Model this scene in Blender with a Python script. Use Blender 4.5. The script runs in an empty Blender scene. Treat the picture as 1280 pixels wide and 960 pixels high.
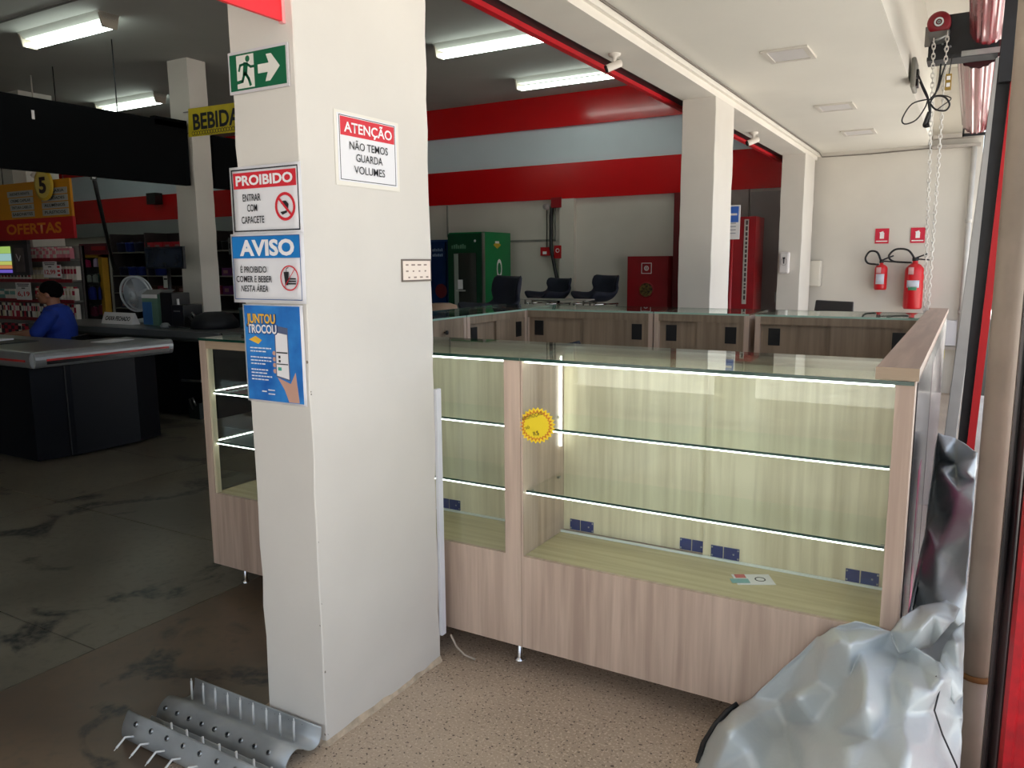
import bpy, bmesh, math, random
from mathutils import Vector, Matrix, noise
random.seed(7)
C = bpy.context.scene.collection
PI = math.pi
# ---------------------------------------------------------------- camera
F_PX, YAW, PITCH, ROLL, EYE = 976.68, 0.527648, 0.153521, -0.007740, 1.5
_f = Vector((-math.sin(YAW)*math.cos(PITCH), math.cos(YAW)*math.cos(PITCH), -math.sin(PITCH)))
_r = Vector((math.cos(YAW), math.sin(YAW), 0)); _u = _r.cross(_f)
_c, _s = math.cos(ROLL), math.sin(ROLL)
RT, UP = _c*_r + _s*_u, -_s*_r + _c*_u
cd = bpy.data.cameras.new('camera'); cam = bpy.data.objects.new('camera', cd); C.objects.link(cam)
cd.sensor_width = 36; cd.lens = F_PX/1280*36; cd.clip_start = 0.05; cd.clip_end = 500
M = Matrix((RT, UP, -_f)).transposed().to_4x4(); M.translation = Vector((0, 0, EYE)); cam.matrix_world = M
bpy.context.scene.camera = cam
def ray(x, y): return _f + RT*((x-640)/F_PX) - UP*((y-480)/F_PX)
def onZ(x, y, z):
    d = ray(x, y); return Vector((0, 0, EYE)) + d*((z-EYE)/d.z)
def onY(x, y, Y):
    d = ray(x, y); return Vector((0, 0, EYE)) + d*(Y/d.y)
def onX(x, y, X):
    d = ray(x, y); return Vector((0, 0, EYE)) + d*(X/d.x)
# ---------------------------------------------------------------- world, sun, exposure
sc = bpy.context.scene
sc.view_settings.view_transform = 'Standard'; sc.view_settings.look = 'None'
sc.view_settings.gamma = 1; sc.view_settings.use_curve_mapping = False
sc.view_settings.exposure = 0.0
w = bpy.data.worlds.new('world'); sc.world = w; w.use_nodes = True
bg = w.node_tree.nodes['Background']
sky = w.node_tree.nodes.new('ShaderNodeTexSky'); sky.sky_type = 'NISHITA'; sky.sun_disc = False
sky.sun_elevation = math.radians(50); sky.sun_rotation = math.radians(-90); sky.dust_density = 3; sky.ozone_density = 1
hs = w.node_tree.nodes.new('ShaderNodeHueSaturation'); hs.inputs['Saturation'].default_value = .52
w.node_tree.links.new(sky.outputs[0], hs.inputs['Color']); w.node_tree.links.new(hs.outputs[0], bg.inputs[0]); bg.inputs[1].default_value = 0.45
sl = bpy.data.lights.new('sun', 'SUN'); sl.energy = 18.0; sl.angle = 0.02; sl.color = (1, .985, .955)
so = bpy.data.objects.new('sun', sl); C.objects.link(so)
so.rotation_euler = Vector((-.14, .1, .98)).to_track_quat('Z', 'Y').to_euler()
# ---------------------------------------------------------------- materials
MATS = {}
def lin(c):
    return tuple(((v/255)/12.92 if v/255 <= .04045 else ((v/255+.055)/1.055)**2.4) for v in c)
def mat(name, rgb, rough=.6, metal=0., spec=.5, var=0.08, scale=6., bump=0., emit=None, es=1., stretch=(1,1,1), coat=0., var_rgb=None, detail=4):
    """procedural principled material: a noise texture varies the colour a little and may drive a fine bump"""
    if name in MATS: return MATS[name]
    m = bpy.data.materials.new(name); m.use_nodes = True; n = m.node_tree.nodes; L = m.node_tree.links
    p = n['Principled BSDF']; c = lin(rgb)
    p.inputs['Roughness'].default_value = rough; p.inputs['Metallic'].default_value = metal
    p.inputs['Specular IOR Level'].default_value = spec; p.inputs['Coat Weight'].default_value = coat
    p.inputs['Base Color'].default_value = (*c, 1)
    if emit is not None:
        p.inputs['Emission Color'].default_value = (*lin(emit), 1); p.inputs['Emission Strength'].default_value = es
    if var or bump:
        tc = n.new('ShaderNodeTexCoord'); mp = n.new('ShaderNodeMapping'); mp.inputs['Scale'].default_value = stretch
        nz = n.new('ShaderNodeTexNoise'); nz.inputs['Scale'].default_value = scale; nz.inputs['Detail'].default_value = detail
        L.new(tc.outputs['Object'], mp.inputs[0]); L.new(mp.outputs[0], nz.inputs['Vector'])
        if var:
            mx = n.new('ShaderNodeMix'); mx.data_type = 'RGBA'
            c2 = lin(var_rgb) if var_rgb else tuple(v*(1-2.2*var) for v in c)
            rp = n.new('ShaderNodeMapRange'); rp.inputs[1].default_value = .38; rp.inputs[2].default_value = .68
            L.new(nz.outputs[0], rp.inputs[0]); L.new(rp.outputs[0], mx.inputs[0])
            mx.inputs[6].default_value = (*c, 1); mx.inputs[7].default_value = (*c2, 1)
            L.new(mx.outputs[2], p.inputs['Base Color'])
        if bump:
            b = n.new('ShaderNodeBump'); b.inputs['Strength'].default_value = bump; b.inputs['Distance'].default_value = .01
            L.new(nz.outputs[0], b.inputs['Height']); L.new(b.outputs[0], p.inputs['Normal'])
    MATS[name] = m; return m
def flat(name, rgb, rough=.6, **k): return mat(name, rgb, rough, var=0, **k)
def emis(name, rgb, s):
    m = bpy.data.materials.new(name); m.use_nodes = True; n = m.node_tree.nodes; n.clear()
    e = n.new('ShaderNodeEmission'); o = n.new('ShaderNodeOutputMaterial'); e.inputs[0].default_value = (*lin(rgb), 1); e.inputs[1].default_value = s
    m.node_tree.links.new(e.outputs[0], o.inputs[0]); MATS[name] = m; return m
def glass(name, tint, k=1.0):
    """thin pane: see-through mixed with a mirror reflection that grows at grazing angles (same from both sides)"""
    m = bpy.data.materials.new(name); m.use_nodes = True; n = m.node_tree.nodes; n.clear(); L = m.node_tree.links
    t = n.new('ShaderNodeBsdfTransparent'); t.inputs[0].default_value = (*tint, 1)
    g = n.new('ShaderNodeBsdfGlossy'); g.inputs['Roughness'].default_value = .0; g.inputs[0].default_value = (.95, 1, .97, 1)
    ge = n.new('ShaderNodeNewGeometry'); dt = n.new('ShaderNodeVectorMath'); dt.operation = 'DOT_PRODUCT'; L.new(ge.outputs['Normal'], dt.inputs[0]); L.new(ge.outputs['Incoming'], dt.inputs[1])
    def mth(op, a, b=None):
        q = n.new('ShaderNodeMath'); q.operation = op; q.use_clamp = op == 'SUBTRACT'
        for i, v in enumerate((a, b)):
            if v is None: continue
            if isinstance(v, float): q.inputs[i].default_value = v
            else: L.new(v, q.inputs[i])
        return q.outputs[0]
    f = mth('ADD', mth('MULTIPLY', mth('POWER', mth('SUBTRACT', 1.0, mth('ABSOLUTE', dt.outputs['Value'])), 5.0), .9*k), .035*k)
    x = n.new('ShaderNodeMixShader'); o = n.new('ShaderNodeOutputMaterial')
    L.new(f, x.inputs[0]); L.new(t.outputs[0], x.inputs[1]); L.new(g.outputs[0], x.inputs[2]); L.new(x.outputs[0], o.inputs[0])
    MATS[name] = m; return m
def wood(name, a, b, rough=.45, axis='z'):
    m = bpy.data.materials.new(name); m.use_nodes = True; n = m.node_tree.nodes; L = m.node_tree.links; p = n['Principled BSDF']
    tc = n.new('ShaderNodeTexCoord'); mp = n.new('ShaderNodeMapping')
    mp.inputs['Scale'].default_value = (1, 1, .05) if axis == 'z' else ((.05, 1, 1) if axis == 'x' else (1, .05, 1))
    n1 = n.new('ShaderNodeTexNoise'); n1.inputs['Scale'].default_value = 38; n1.inputs['Detail'].default_value = 5; n1.inputs['Distortion'].default_value = .3
    n2 = n.new('ShaderNodeTexNoise'); n2.inputs['Scale'].default_value = 7; n2.inputs['Detail'].default_value = 2
    L.new(tc.outputs['Object'], mp.inputs[0]); L.new(mp.outputs[0], n1.inputs['Vector']); L.new(mp.outputs[0], n2.inputs['Vector'])
    ad = n.new('ShaderNodeMath'); ad.operation = 'ADD'; L.new(n1.outputs[0], ad.inputs[0]); L.new(n2.outputs[0], ad.inputs[1])
    r = n.new('ShaderNodeMapRange'); r.inputs[1].default_value = .78; r.inputs[2].default_value = 1.22; L.new(ad.outputs[0], r.inputs[0])
    mx = n.new('ShaderNodeMix'); mx.data_type = 'RGBA'; mx.inputs[6].default_value = (*lin(a), 1); mx.inputs[7].default_value = (*lin(b), 1)
    L.new(r.outputs[0], mx.inputs[0]); L.new(mx.outputs[2], p.inputs['Base Color']); p.inputs['Roughness'].default_value = rough
    MATS[name] = m; return m
WOOD = wood('oak_laminate', (206, 182, 163), (174, 150, 133))
WOODB = wood('oak_door_laminate', (158, 138, 116), (130, 112, 92))
WOODX = wood('oak_laminate_lengthwise', (188, 164, 138), (160, 138, 114), axis='x')
WOODY = wood('oak_laminate_depthwise', (178, 150, 132), (150, 124, 108), axis='y')
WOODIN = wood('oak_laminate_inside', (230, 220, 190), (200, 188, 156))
GLASS = glass('clear_glass', (.97, .99, .98)); GTOP = glass('top_glass', (.95, .985, .965), 1.0); GSHELF = glass('shelf_glass', (.97, .992, .98), .45)
GEDGE = mat('glass_edge', (20, 62, 50), .15, var=0)
LED = emis('led_light', (244, 252, 244), 6.5)
TUBE = emis('tube_light', (236, 250, 240), 9.0)
WHITE = mat('white_paint', (232, 226, 216), .75, var=.03, scale=2.2, bump=.15)
METAL = mat('brushed_metal', (170, 172, 172), .3, 1., var=.05, scale=30)
CHROME = mat('chrome', (215, 215, 215), .12, 1., var=0)
BLACK = mat('black_plastic', (18, 18, 20), .4, var=.05)
DARK = mat('dark_steel', (30, 32, 36), .5, var=.2, scale=14)
RED = mat('red_paint', (185, 14, 24), .4, var=.05)
PAPER = flat('white_paper', (232, 230, 232), .5)
INK = flat('black_ink', (26, 26, 30), .6)
SIGNRED = flat('sign_red', (214, 38, 52), .5)
SIGNBLUE = flat('sign_blue', (20, 122, 196), .5)
SIGNW = flat('sign_white', (242, 238, 238), .5)
# ---------------------------------------------------------------- mesh helpers
OFF = {}
class MB:
    def __init__(s): s.v = []; s.f = []; s.sm = []
    def add(s, vs, fs, smooth=False):
        k = len(s.v); s.v += [Vector(v) for v in vs]; s.f += [tuple(i+k for i in f) for f in fs]; s.sm += [smooth]*len(fs); return s
    def box(s, x0, y0, z0, x1, y1, z1):
        x0, x1 = sorted((x0, x1)); y0, y1 = sorted((y0, y1)); z0, z1 = sorted((z0, z1))
        return s.add([(x0,y0,z0),(x1,y0,z0),(x1,y1,z0),(x0,y1,z0),(x0,y0,z1),(x1,y0,z1),(x1,y1,z1),(x0,y1,z1)],
                     [(0,3,2,1),(4,5,6,7),(0,1,5,4),(1,2,6,5),(2,3,7,6),(3,0,4,7)])
    def tube(s, pts, r, n=10, cap=True, smooth=True):
        pts = [Vector(p) for p in pts]; rs = r if isinstance(r, (list, tuple)) else [r]*len(pts); vs = []; fs = []
        prev = None
        for i, p in enumerate(pts):
            t = (pts[min(i+1, len(pts)-1)] - pts[max(i-1, 0)]).normalized()
            if prev is None: a = t.orthogonal().normalized()
            else:
                a = prev - t*prev.dot(t)
                a = a.normalized() if a.length > 1e-5 else t.orthogonal().normalized()
            prev = a; b = t.cross(a)
            for k in range(n):
                g = 2*PI*k/n; vs.append(p + (a*math.cos(g) + b*math.sin(g))*rs[i])
        for i in range(len(pts)-1):
            for k in range(n):
                fs.append((i*n+k, i*n+(k+1) % n, (i+1)*n+(k+1) % n, (i+1)*n+k))
        s.add(vs, fs, smooth)
        if cap:
            k0 = len(s.v)-len(vs)
            s.f += [tuple(k0+k for k in reversed(range(n))), tuple(k0+(len(pts)-1)*n+k for k in range(n))]; s.sm += [False, False]
        return s
    def lathe(s, prof, c, n=20, axis=(0,0,1), smooth=True):
        """prof: list of (radius, height) along axis from point c"""
        ax = Vector(axis).normalized(); a = ax.orthogonal().normalized(); b = ax.cross(a); c = Vector(c); vs = []; fs = []
        for r, h in prof:
            for k in range(n):
                g = 2*PI*k/n; vs.append(c + ax*h + (a*math.cos(g)+b*math.sin(g))*max(r, 1e-4))
        for i in range(len(prof)-1):
            for k in range(n): fs.append((i*n+k, i*n+(k+1) % n, (i+1)*n+(k+1) % n, (i+1)*n+k))
        return s.add(vs, fs, smooth)
    def prism(s, poly, o, u, v, t):
        """poly of (a,b) in the plane o + a*u + b*v, extruded by vector t"""
        o, u, v, t = Vector(o), Vector(u), Vector(v), Vector(t); n = len(poly)
        P = [o+u*a+v*b for a, b in poly]; vs = P + [p+t for p in P]
        return s.add(vs, [tuple(range(n)), tuple(range(2*n-1, n-1, -1))] + [(i, i+n, (i+1) % n+n, (i+1) % n) for i in range(n)])
    def ring(s, o, u, v, t, r0, r1, n=28, rx=1.):
        o, u, v, t = Vector(o), Vector(u), Vector(v), Vector(t); vs = []; fs = []
        for k in range(n):
            g = 2*PI*k/n; d = u*math.cos(g)*rx + v*math.sin(g)
            vs += [o+d*r0, o+d*r1, o+d*r1+t, o+d*r0+t]
        for k in range(n):
            a, b = 4*k, 4*((k+1) % n)
            fs += [(a, a+1, b+1, b), (a+1, a+2, b+2, b+1), (a+2, a+3, b+3, b+2), (a+3, a, b, b+3)]
        return s.add(vs, fs)
    def grid(s, rows, smooth=True, close=False):
        n = len(rows[0]); vs = [p for r in rows for p in r]; fs = []
        for i in range(len(rows)-1):
            for k in range(n if close else n-1): fs.append((i*n+k, i*n+(k+1) % n, (i+1)*n+(k+1) % n, (i+1)*n+k))
        return s.add(vs, fs, smooth)
    def build(s, name, m, parent=None, bevel=0., solid=0., subsurf=0):
        me = bpy.data.meshes.new(name); off = OFF.get(parent, Vector((0,0,0)))
        me.from_pydata([tuple(v-off) for v in s.v], [], s.f); me.validate(); me.update()
        bm = bmesh.new(); bm.from_mesh(me); bmesh.ops.recalc_face_normals(bm, faces=bm.faces)
        if bevel: bmesh.ops.bevel(bm, geom=[e for e in bm.edges if len(e.link_faces) == 2 and e.calc_face_angle(0) > .6], offset=bevel, segments=2, affect='EDGES', profile=.5)
        bm.to_mesh(me); bm.free()
        if any(s.sm) and not bevel:
            for p, f in zip(me.polygons, s.sm): p.use_smooth = f
            if not all(s.sm[:len(me.polygons)]): pass
        o = bpy.data.objects.new(name, me); C.objects.link(o); me.materials.append(m)
        if parent is not None: o.parent = parent; OFF[o] = off
        if solid: md = o.modifiers.new('solid', 'SOLIDIFY'); md.thickness = solid; md.offset = 0
        if subsurf: md = o.modifiers.new('sub', 'SUBSURF'); md.levels = md.render_levels = subsurf
        return o
def B(*a): return MB().box(*a)
def tag(o, label, cat, group=None, kind=None):
    o['label'] = label; o['category'] = cat
    if group: o['group'] = group
    if kind: o['kind'] = kind
    return o
def thing(name, label, cat, loc=(0,0,0), group=None, rot=0):
    o = bpy.data.objects.new(name, None); C.objects.link(o); o.location = loc; o.rotation_euler = (0,0,rot)
    o.empty_display_size = .1; OFF[o] = Vector(loc) if not rot else Vector((0,0,0)); return tag(o, label, cat, group)
def struct(o): o['kind'] = 'structure'; return o
def copy_tree(o, parent=None):
    c = o.copy(); C.objects.link(c)
    if parent is not None: c.parent = parent
    for ch in list(o.children): copy_tree(ch, c)
    return c
def text(body, parent, m, o, u, v, w=None, h=.05, align='C', bold=.0, t=.0012, name='lettering', shear=0., space=1.):
    """flat raised lettering; o = baseline point, u = reading direction, v = up"""
    cu = bpy.data.curves.new('t', 'FONT'); cu.body = body; cu.size = 1; cu.offset = bold; cu.extrude = .0; cu.shear = shear; cu.resolution_u = 3; cu.space_character = space
    ob = bpy.data.objects.new('t', cu); C.objects.link(ob); bpy.context.view_layer.update()
    me = bpy.data.meshes.new_from_object(ob.evaluated_get(bpy.context.evaluated_depsgraph_get()))
    bpy.data.objects.remove(ob); bpy.data.curves.remove(cu)
    if not me.vertices: return None
    xs = [q.co.x for q in me.vertices]; ys = [q.co.y for q in me.vertices]; x0, x1, yb = min(xs), max(xs), max(ys)
    cap = .73
    sy = h/cap; sx = (w/(x1-x0)) if w else sy
    u, v, o = Vector(u).normalized(), Vector(v).normalized(), Vector(o); nn = u.cross(v); off = OFF.get(parent, Vector((0,0,0)))
    ox = {'C': -(x0+x1)/2, 'L': -x0, 'R': -x1}[align]
    for q in me.vertices: q.co = o + u*((q.co.x+ox)*sx) + v*(q.co.y*sy) + nn*t - off
    me.name = name; me.materials.clear(); me.materials.append(m); ob = bpy.data.objects.new(name, me); C.objects.link(ob); ob.parent = parent; OFF[ob] = off
    return ob
# ================================================================ THE SETTING
def speck_floor():
    m = bpy.data.materials.new('polished_granite_floor'); m.use_nodes = True; n = m.node_tree.nodes; L = m.node_tree.links; p = n['Principled BSDF']
    tc = n.new('ShaderNodeTexCoord')
    def nz(s, d=3, dist=0):
        q = n.new('ShaderNodeTexNoise'); q.inputs['Scale'].default_value = s; q.inputs['Detail'].default_value = d; q.inputs['Distortion'].default_value = dist; L.new(tc.outputs['Object'], q.inputs['Vector']); return q.outputs[0]
    def mr(x, a, b, lo=0., hi=1.):
        q = n.new('ShaderNodeMapRange'); q.inputs[1].default_value = a; q.inputs[2].default_value = b; q.inputs[3].default_value = lo; q.inputs[4].default_value = hi; L.new(x, q.inputs[0]); return q.outputs[0]
    def mx(f, a, b):
        q = n.new('ShaderNodeMix'); q.data_type = 'RGBA'; L.new(f, q.inputs[0])
        for i, c in ((6, a), (7, b)):
            if isinstance(c, tuple): q.inputs[i].default_value = (*lin(c), 1)
            else: L.new(c, q.inputs[i])
        return q.outputs[2]
    big = nz(1.3, 4, .4)
    base = mx(mr(big, .35, .65), (192, 172, 150), (168, 148, 128))
    base = mx(mr(nz(120, 1), .55, .66), base, (206, 188, 166))
    base = mx(mr(nz(85, 1), .64, .70), base, (92, 74, 62))
    v = n.new('ShaderNodeTexVoronoi'); v.inputs['Scale'].default_value = 38; L.new(tc.outputs['Object'], v.inputs['Vector'])
    base = mx(mr(v.outputs['Distance'], .13, .07), base, (70, 56, 50))
    L.new(base, p.inputs['Base Color']); L.new(mr(big, .3, .7, .32, .5), p.inputs['Roughness'])
    return m
def slab_mat(ca=(128, 122, 106), cb=(104, 98, 84), nm='worn_concrete_slab'):
    m = bpy.data.materials.new(nm); m.use_nodes = True; n = m.node_tree.nodes; L = m.node_tree.links; p = n['Principled BSDF']
    tc = n.new('ShaderNodeTexCoord')
    def nz(s, d=3, dist=0):
        q = n.new('ShaderNodeTexNoise'); q.inputs['Scale'].default_value = s; q.inputs['Detail'].default_value = d; q.inputs['Distortion'].default_value = dist; L.new(tc.outputs['Object'], q.inputs['Vector']); return q.outputs[0]
    def mr(x, a, b, lo=0., hi=1.):
        q = n.new('ShaderNodeMapRange'); q.inputs[1].default_value = a; q.inputs[2].default_value = b; q.inputs[3].default_value = lo; q.inputs[4].default_value = hi; L.new(x, q.inputs[0]); return q.outputs[0]
    def mx(f, a, b):
        q = n.new('ShaderNodeMix'); q.data_type = 'RGBA'; L.new(f, q.inputs[0])
        for i, c in ((6, a), (7, b)):
            if isinstance(c, tuple): q.inputs[i].default_value = (*lin(c), 1)
            else: L.new(c, q.inputs[i])
        return q.outputs[2]
    base = mx(mr(nz(1.1, 5, .5), .35, .65), ca, cb)
    base = mx(mr(nz(26, 3), .5, .75, 0, .5), base, (88, 82, 72))
    st = n.new('ShaderNodeMath'); st.operation = 'MULTIPLY'
    L.new(mr(nz(1.9, 6, 1.4), .585, .64), st.inputs[0]); L.new(mr(nz(30, 3), .35, .6, .35, 1), st.inputs[1])
    base = mx(st.outputs[0], base, (34, 35, 36))
    L.new(base, p.inputs['Base Color']); p.inputs['Roughness'].default_value = .3
    return m
SPECK, SLAB, SLABB = speck_floor(), slab_mat(), slab_mat((122, 104, 84), (92, 78, 64), 'brown_worn_shaded_slab')  # brown slabs: shade and dark reflections left of the near pillar are in the colour
floor = struct(B(-17.2, -4, -.1, .35, 10.05, -.012).build('floor', mat('joint_filler', (40, 38, 34), .9)))
YJ = [-4+.0, -2.57, -1.51, -.45, .61, 1.67, 2.73, 3.79, 4.85, 5.91, 6.97, 8.03, 9.09, 10.05]
XJ = [-2.895-2.08*k for k in range(7)] + [-17.2]
for i in range(len(YJ)-1):
    for j in range(len(XJ)-1):
        B(XJ[j+1]+.003, YJ[i]+.003, -.012, XJ[j]-.003, YJ[i+1]-.003, 0).build('floor_slab', SLAB, floor)
for i in range(len(YJ)-1): B(-2.895+.003, YJ[i]+(.003 if YJ[i] > 2 else 0), -.012, -2.0, YJ[i+1], 0).build('floor_slab', SLABB, floor)
B(-2.0, -4, -.012, .35, 10.05, 0).build('floor_slab', SPECK, floor)
ground = struct(MB().box(.6, -26, -.25, 26, 30, -.12).box(-26, -26, -.25, .6, -4.2, -.12).build('ground', mat('pavement', (186, 182, 174), .9, scale=3)))
struct(B(.35, -4, -.2, .6, 10.3, -.02).build('trim_1', mat('kerb_concrete', (150, 146, 138), .85, scale=9)))
WALLP = mat('wall_paint', (214, 208, 198), .8, var=.04, scale=1.3, bump=.1)
INW = mat('store_wall_paint', (196, 196, 186), .75, var=.04, scale=1.0)
struct(B(-17.3, 10.05, 0, .02, 10.25, 3.9).build('wall_back', WALLP))
struct(B(-17.4, -4, 0, -17.2, 10.25, 3.9).build('wall_left', INW))
struct(B(-17.3, -4.15, 0, -4.2, -4, 3.9).build('wall_front', INW))  # unseen; stops short so daylight reaches the pillars from behind the camera
CEIL = mat('store_ceiling_paint', (176, 176, 170), .85, var=.05, scale=.8)
struct(B(-17.3, -4.1, 3.774, -1.7, 10.2, 4.0).build('ceiling', CEIL))
PCEIL = mat('porch_ceiling_paint', (226, 222, 212), .8, var=.03, scale=.9)
struct(B(-1.7, -4, 2.75, -.47, 10.1, 4.0).build('ceiling', PCEIL))
struct(B(.24, -4, 2.98, .36, 10.1, 4.0).build('shading_lintel', PCEIL))  # added lintel, keeps sky light out of the recess above the shutter
struct(B(-.47, -4, 3.55, .6, 10.1, 4.0).build('ceiling', PCEIL))
struct(B(-1.905, -4, 2.66, -1.65, 9.98, 3.78).build('trim_2', WHITE))               # concrete beam over the pillars
struct(MB().box(-1.65, -4, 2.705, -1.625, 10.04, 2.75).build('trim_3', WHITE))    # cornice
# dark fascia with a red edge on the shop side of the beam
fs = struct(B(-2.0, -4, 2.675, -1.905, 9.95, 3.1).build('trim_4', flat('black_fascia', (10, 10, 14), .5)))
B(-2.035, -4, 2.65, -1.998, 9.95, 3.1).build('red_edge', mat('red_edge_paint', (205, 20, 34), .45), fs)
# red bands on the back wall
GRED = mat('glossy_red_panel', (208, 14, 22), .2, var=.04, scale=1.2, coat=.2)
struct(B(-17.2, 9.99, 2.377, -2.02, 10.05, 2.857).build('trim_5', GRED))
struct(B(-17.2, 9.97, 3.344, -2.0, 10.05, 3.774).build('trim_6', GRED))
struct(B(-17.2, 10.02, 2.857, -2.0, 10.05, 3.344).build('trim_7', mat('lit_wall_blue', (212, 224, 232), .55, var=.04, scale=.8)))  # same wall between the red bands; the light on it is put into pale blue
struct(B(-5.02, 9.97, 0, -4.80, 10.05, 2.377).build('trim_8', WALLP))            # pilaster
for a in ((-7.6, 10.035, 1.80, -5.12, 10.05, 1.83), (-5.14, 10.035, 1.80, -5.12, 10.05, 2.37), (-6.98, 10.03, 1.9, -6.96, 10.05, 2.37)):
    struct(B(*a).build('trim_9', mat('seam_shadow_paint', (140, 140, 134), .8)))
struct(B(-3.36, 9.94, 0, -3.27, 10.05, 2.377).build('trim_10', mat('dark_red_post', (120, 10, 18), .45)))
struct(B(-2.75, 10.0, 0, -2.43, 10.05, 2.377).build('trim_11', mat('taupe_wall', (158, 148, 144), .8)))
d1 = struct(B(-2.40, 9.98, .0, -2.00, 10.05, 2.34).build('door_1', mat('grey_door', (148, 138, 136), .55, var=.06, scale=2)))
B(-2.06, 9.955, 1.0, -2.03, 9.98, 1.12).build('door_handle', METAL, d1)
# ---- pillars
PIL = mat('pillar_paint', (220, 214, 205), .72, var=.025, scale=2.6, bump=.6, detail=9)
def pillar(x0, x1, y0, y1, z1, chips=()):
    b = MB(); n = 26; rnd = random.Random(int(x0*100+y0*10))
    prof = [(x0, y0), (x1, y0), (x1, y1), (x0, y1)]
    rows = []
    for i in range(n+1):
        z = z1*i/n; row = []
        for k, (x, y) in enumerate(prof):
            c = .003; dx = -c if x == x1 else c; dy = -c if y == y1 else c; j = rnd.uniform(-.002, .002)
            if k == 0: q = [(x, y-dy*0+c), (x+c, y)]
            elif k == 1: q = [(x-c, y), (x, y+c)]
            elif k == 2: q = [(x, y-c), (x-c, y)]
            else: q = [(x+c, y), (x, y-c)]
            row += [Vector((a+j, b_+j, z)) for a, b_ in q]
        rows.append(row)
    b.grid(rows, smooth=False, close=True)
    return struct(b.build('pillar', PIL))
p1 = pillar(-1.903, -1.65, 1.656, 2.27, 2.67)
pillar(-1.895, -1.65, 5.74, 6.24, 2.67); pillar(-1.895, -1.65, 9.24, 9.86, 2.67)
PGREY = pillar(-7.99, -7.655, 6.05, 6.30, 3.78); pillar(-11.2, -10.88, 5.96, 6.4, 3.78); pillar(-1.895, -1.65, -2.6, -2.1, 2.67)
# dirty skirt of mortar round the foot of the near pillar, chipped paint along its corner
b = MB(); rnd = random.Random(3)
pts = [(-1.903, 1.656), (-1.65, 1.656), (-1.65, 2.27)]
rows = [[], [], []]
for (xa, ya), (xb, yb) in zip(pts, pts[1:]):
    for i in range(14):
        t = i/13; x, y = xa+(xb-xa)*t, ya+(yb-ya)*t; nx, ny = (0, -1) if ya == yb else (1, 0); o = rnd.uniform(.004, .010)
        rows[0].append((x+nx*o*1.2, y+ny*o*1.2, 0)); rows[1].append((x+nx*o*.7, y+ny*o*.7, rnd.uniform(.006, .012))); rows[2].append((x, y, rnd.uniform(.012, .024)))
b.grid(rows, smooth=False); b.build('mortar_skirt', mat('stained_mortar', (212, 192, 166), .95, var=.15, scale=30, bump=.5), p1)
for i in range(13):
    z = rnd.choice([rnd.uniform(.02, .75), rnd.uniform(.02, 1.3)]); s = rnd.uniform(.003, .008)
    MB().lathe([(s, -.002), (s*.6, .0015), (0, .002)], (-1.6535, 1.6595, z), 6, (1, -1, 0)).build('paint_chip', mat('bare_concrete', (128, 118, 104), .95), p1)
t = tag(B(-1.655, 2.275, .10, -1.642, 2.302, 1.05).build('foam_board', flat('white_board', (226, 226, 230), .6)), 'narrow white board edge standing behind the near pillar', 'board')
# conduit line under the porch ceiling
b = MB().tube([(-1.615, -4, 2.738), (-1.615, 9.9, 2.738), (-1.6, 10.0, 2.70), (-1.1, 10.03, 2.70), (-.5, 10.03, 2.715), (-.1, 10.03, 2.73)], .007, 6)
tag(b.build('ceiling_cable', flat('grey_cable', (120, 112, 104), .6)), 'thin grey cable run along the porch ceiling edge and end wall', 'cable')
b = MB().box(-.46, 9.93, 2.80, 0.0, 10.05, 2.84).box(-.46, 9.95, 2.70, 0, 10.05, 2.73); struct(b.build('trim_12', mat('grey_ledge', (176, 168, 160), .8)))
# recessed porch ceiling panel lights (off)
for lab, x0, x1, y0, y1 in (('nearest square recessed panel light in the white porch ceiling', -1.19, -.92, 5.04, 5.36), ('middle recessed panel light in the white porch ceiling', -1.2, -.91, 6.97, 7.28), ('farthest recessed panel light in the white porch ceiling', -1.2, -.9, 8.45, 8.78)):
    t = thing('panel_light', lab, 'ceiling light', (x0, y0, 2.745), 'recessed panel lights under the porch')
    m_ = MB(); f = .03
    m_.box(x0, y0, 2.738, x1, y0+f, 2.75).box(x0, y1-f, 2.738, x1, y1, 2.75).box(x0, y0+f, 2.738, x0+f, y1-f, 2.75).box(x1-f, y0+f, 2.738, x1, y1-f, 2.75)
    m_.build('frame', flat('panel_frame', (206, 200, 190), .6), t); B(x0+f, y0+f, 2.743, x1-f, y1-f, 2.749).build('diffuser', flat('panel_diffuser', (214, 210, 208), .4), t)
# ================================================================ FLUORESCENT LAMPS
def tube_lamp(x0, x1, y, lab, first=[None]):
    if first[0] is None:
        t = thing('fluorescent_lamp', lab, 'ceiling lamp', (0, 0, 3.774), 'fluorescent tube lamps')
        m_ = MB().prism([(-.11, 0), (.11, 0), (.06, -.055), (-.06, -.055)], (-.66, 0, 3.774), (0, 1, 0), (0, 0, 1), (1.32, 0, 0)); m_.build('housing', flat('lamp_housing', (206, 208, 200), .4), t)
        for sx in (-.66, .64): MB().prism([(-.10, 0), (.10, 0), (.07, -.13), (-.07, -.13)], (sx, 0, 3.774), (0, 1, 0), (0, 0, 1), (.02, 0, 0)).build('end_bracket', flat('lamp_bracket', (170, 160, 145), .5), t)
        for sy in (-.042, .042): MB().tube([(-.63, sy, 3.665), (.63, sy, 3.665)], .018, 10).build('tube', TUBE, t)
        first[0] = t
    else:
        t = copy_tree(first[0]); t['label'] = lab
    t.location = ((x0+x1)/2, y, 3.774); return t
tube_lamp(-14.6, -13.4, 8.2, 'added unseen tube lamp deepest in the shop, beyond the shelving'); tube_lamp(-13.4, -12.1, 5.2, 'added unseen tube lamp over the shelves behind the cashier')  # both lamps added out of view to brighten the goods on the shelves
tube_lamp(-8.24, -6.95, 4.68, 'twin tube lamp on the grey ceiling at the upper left, nearest one')
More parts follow.
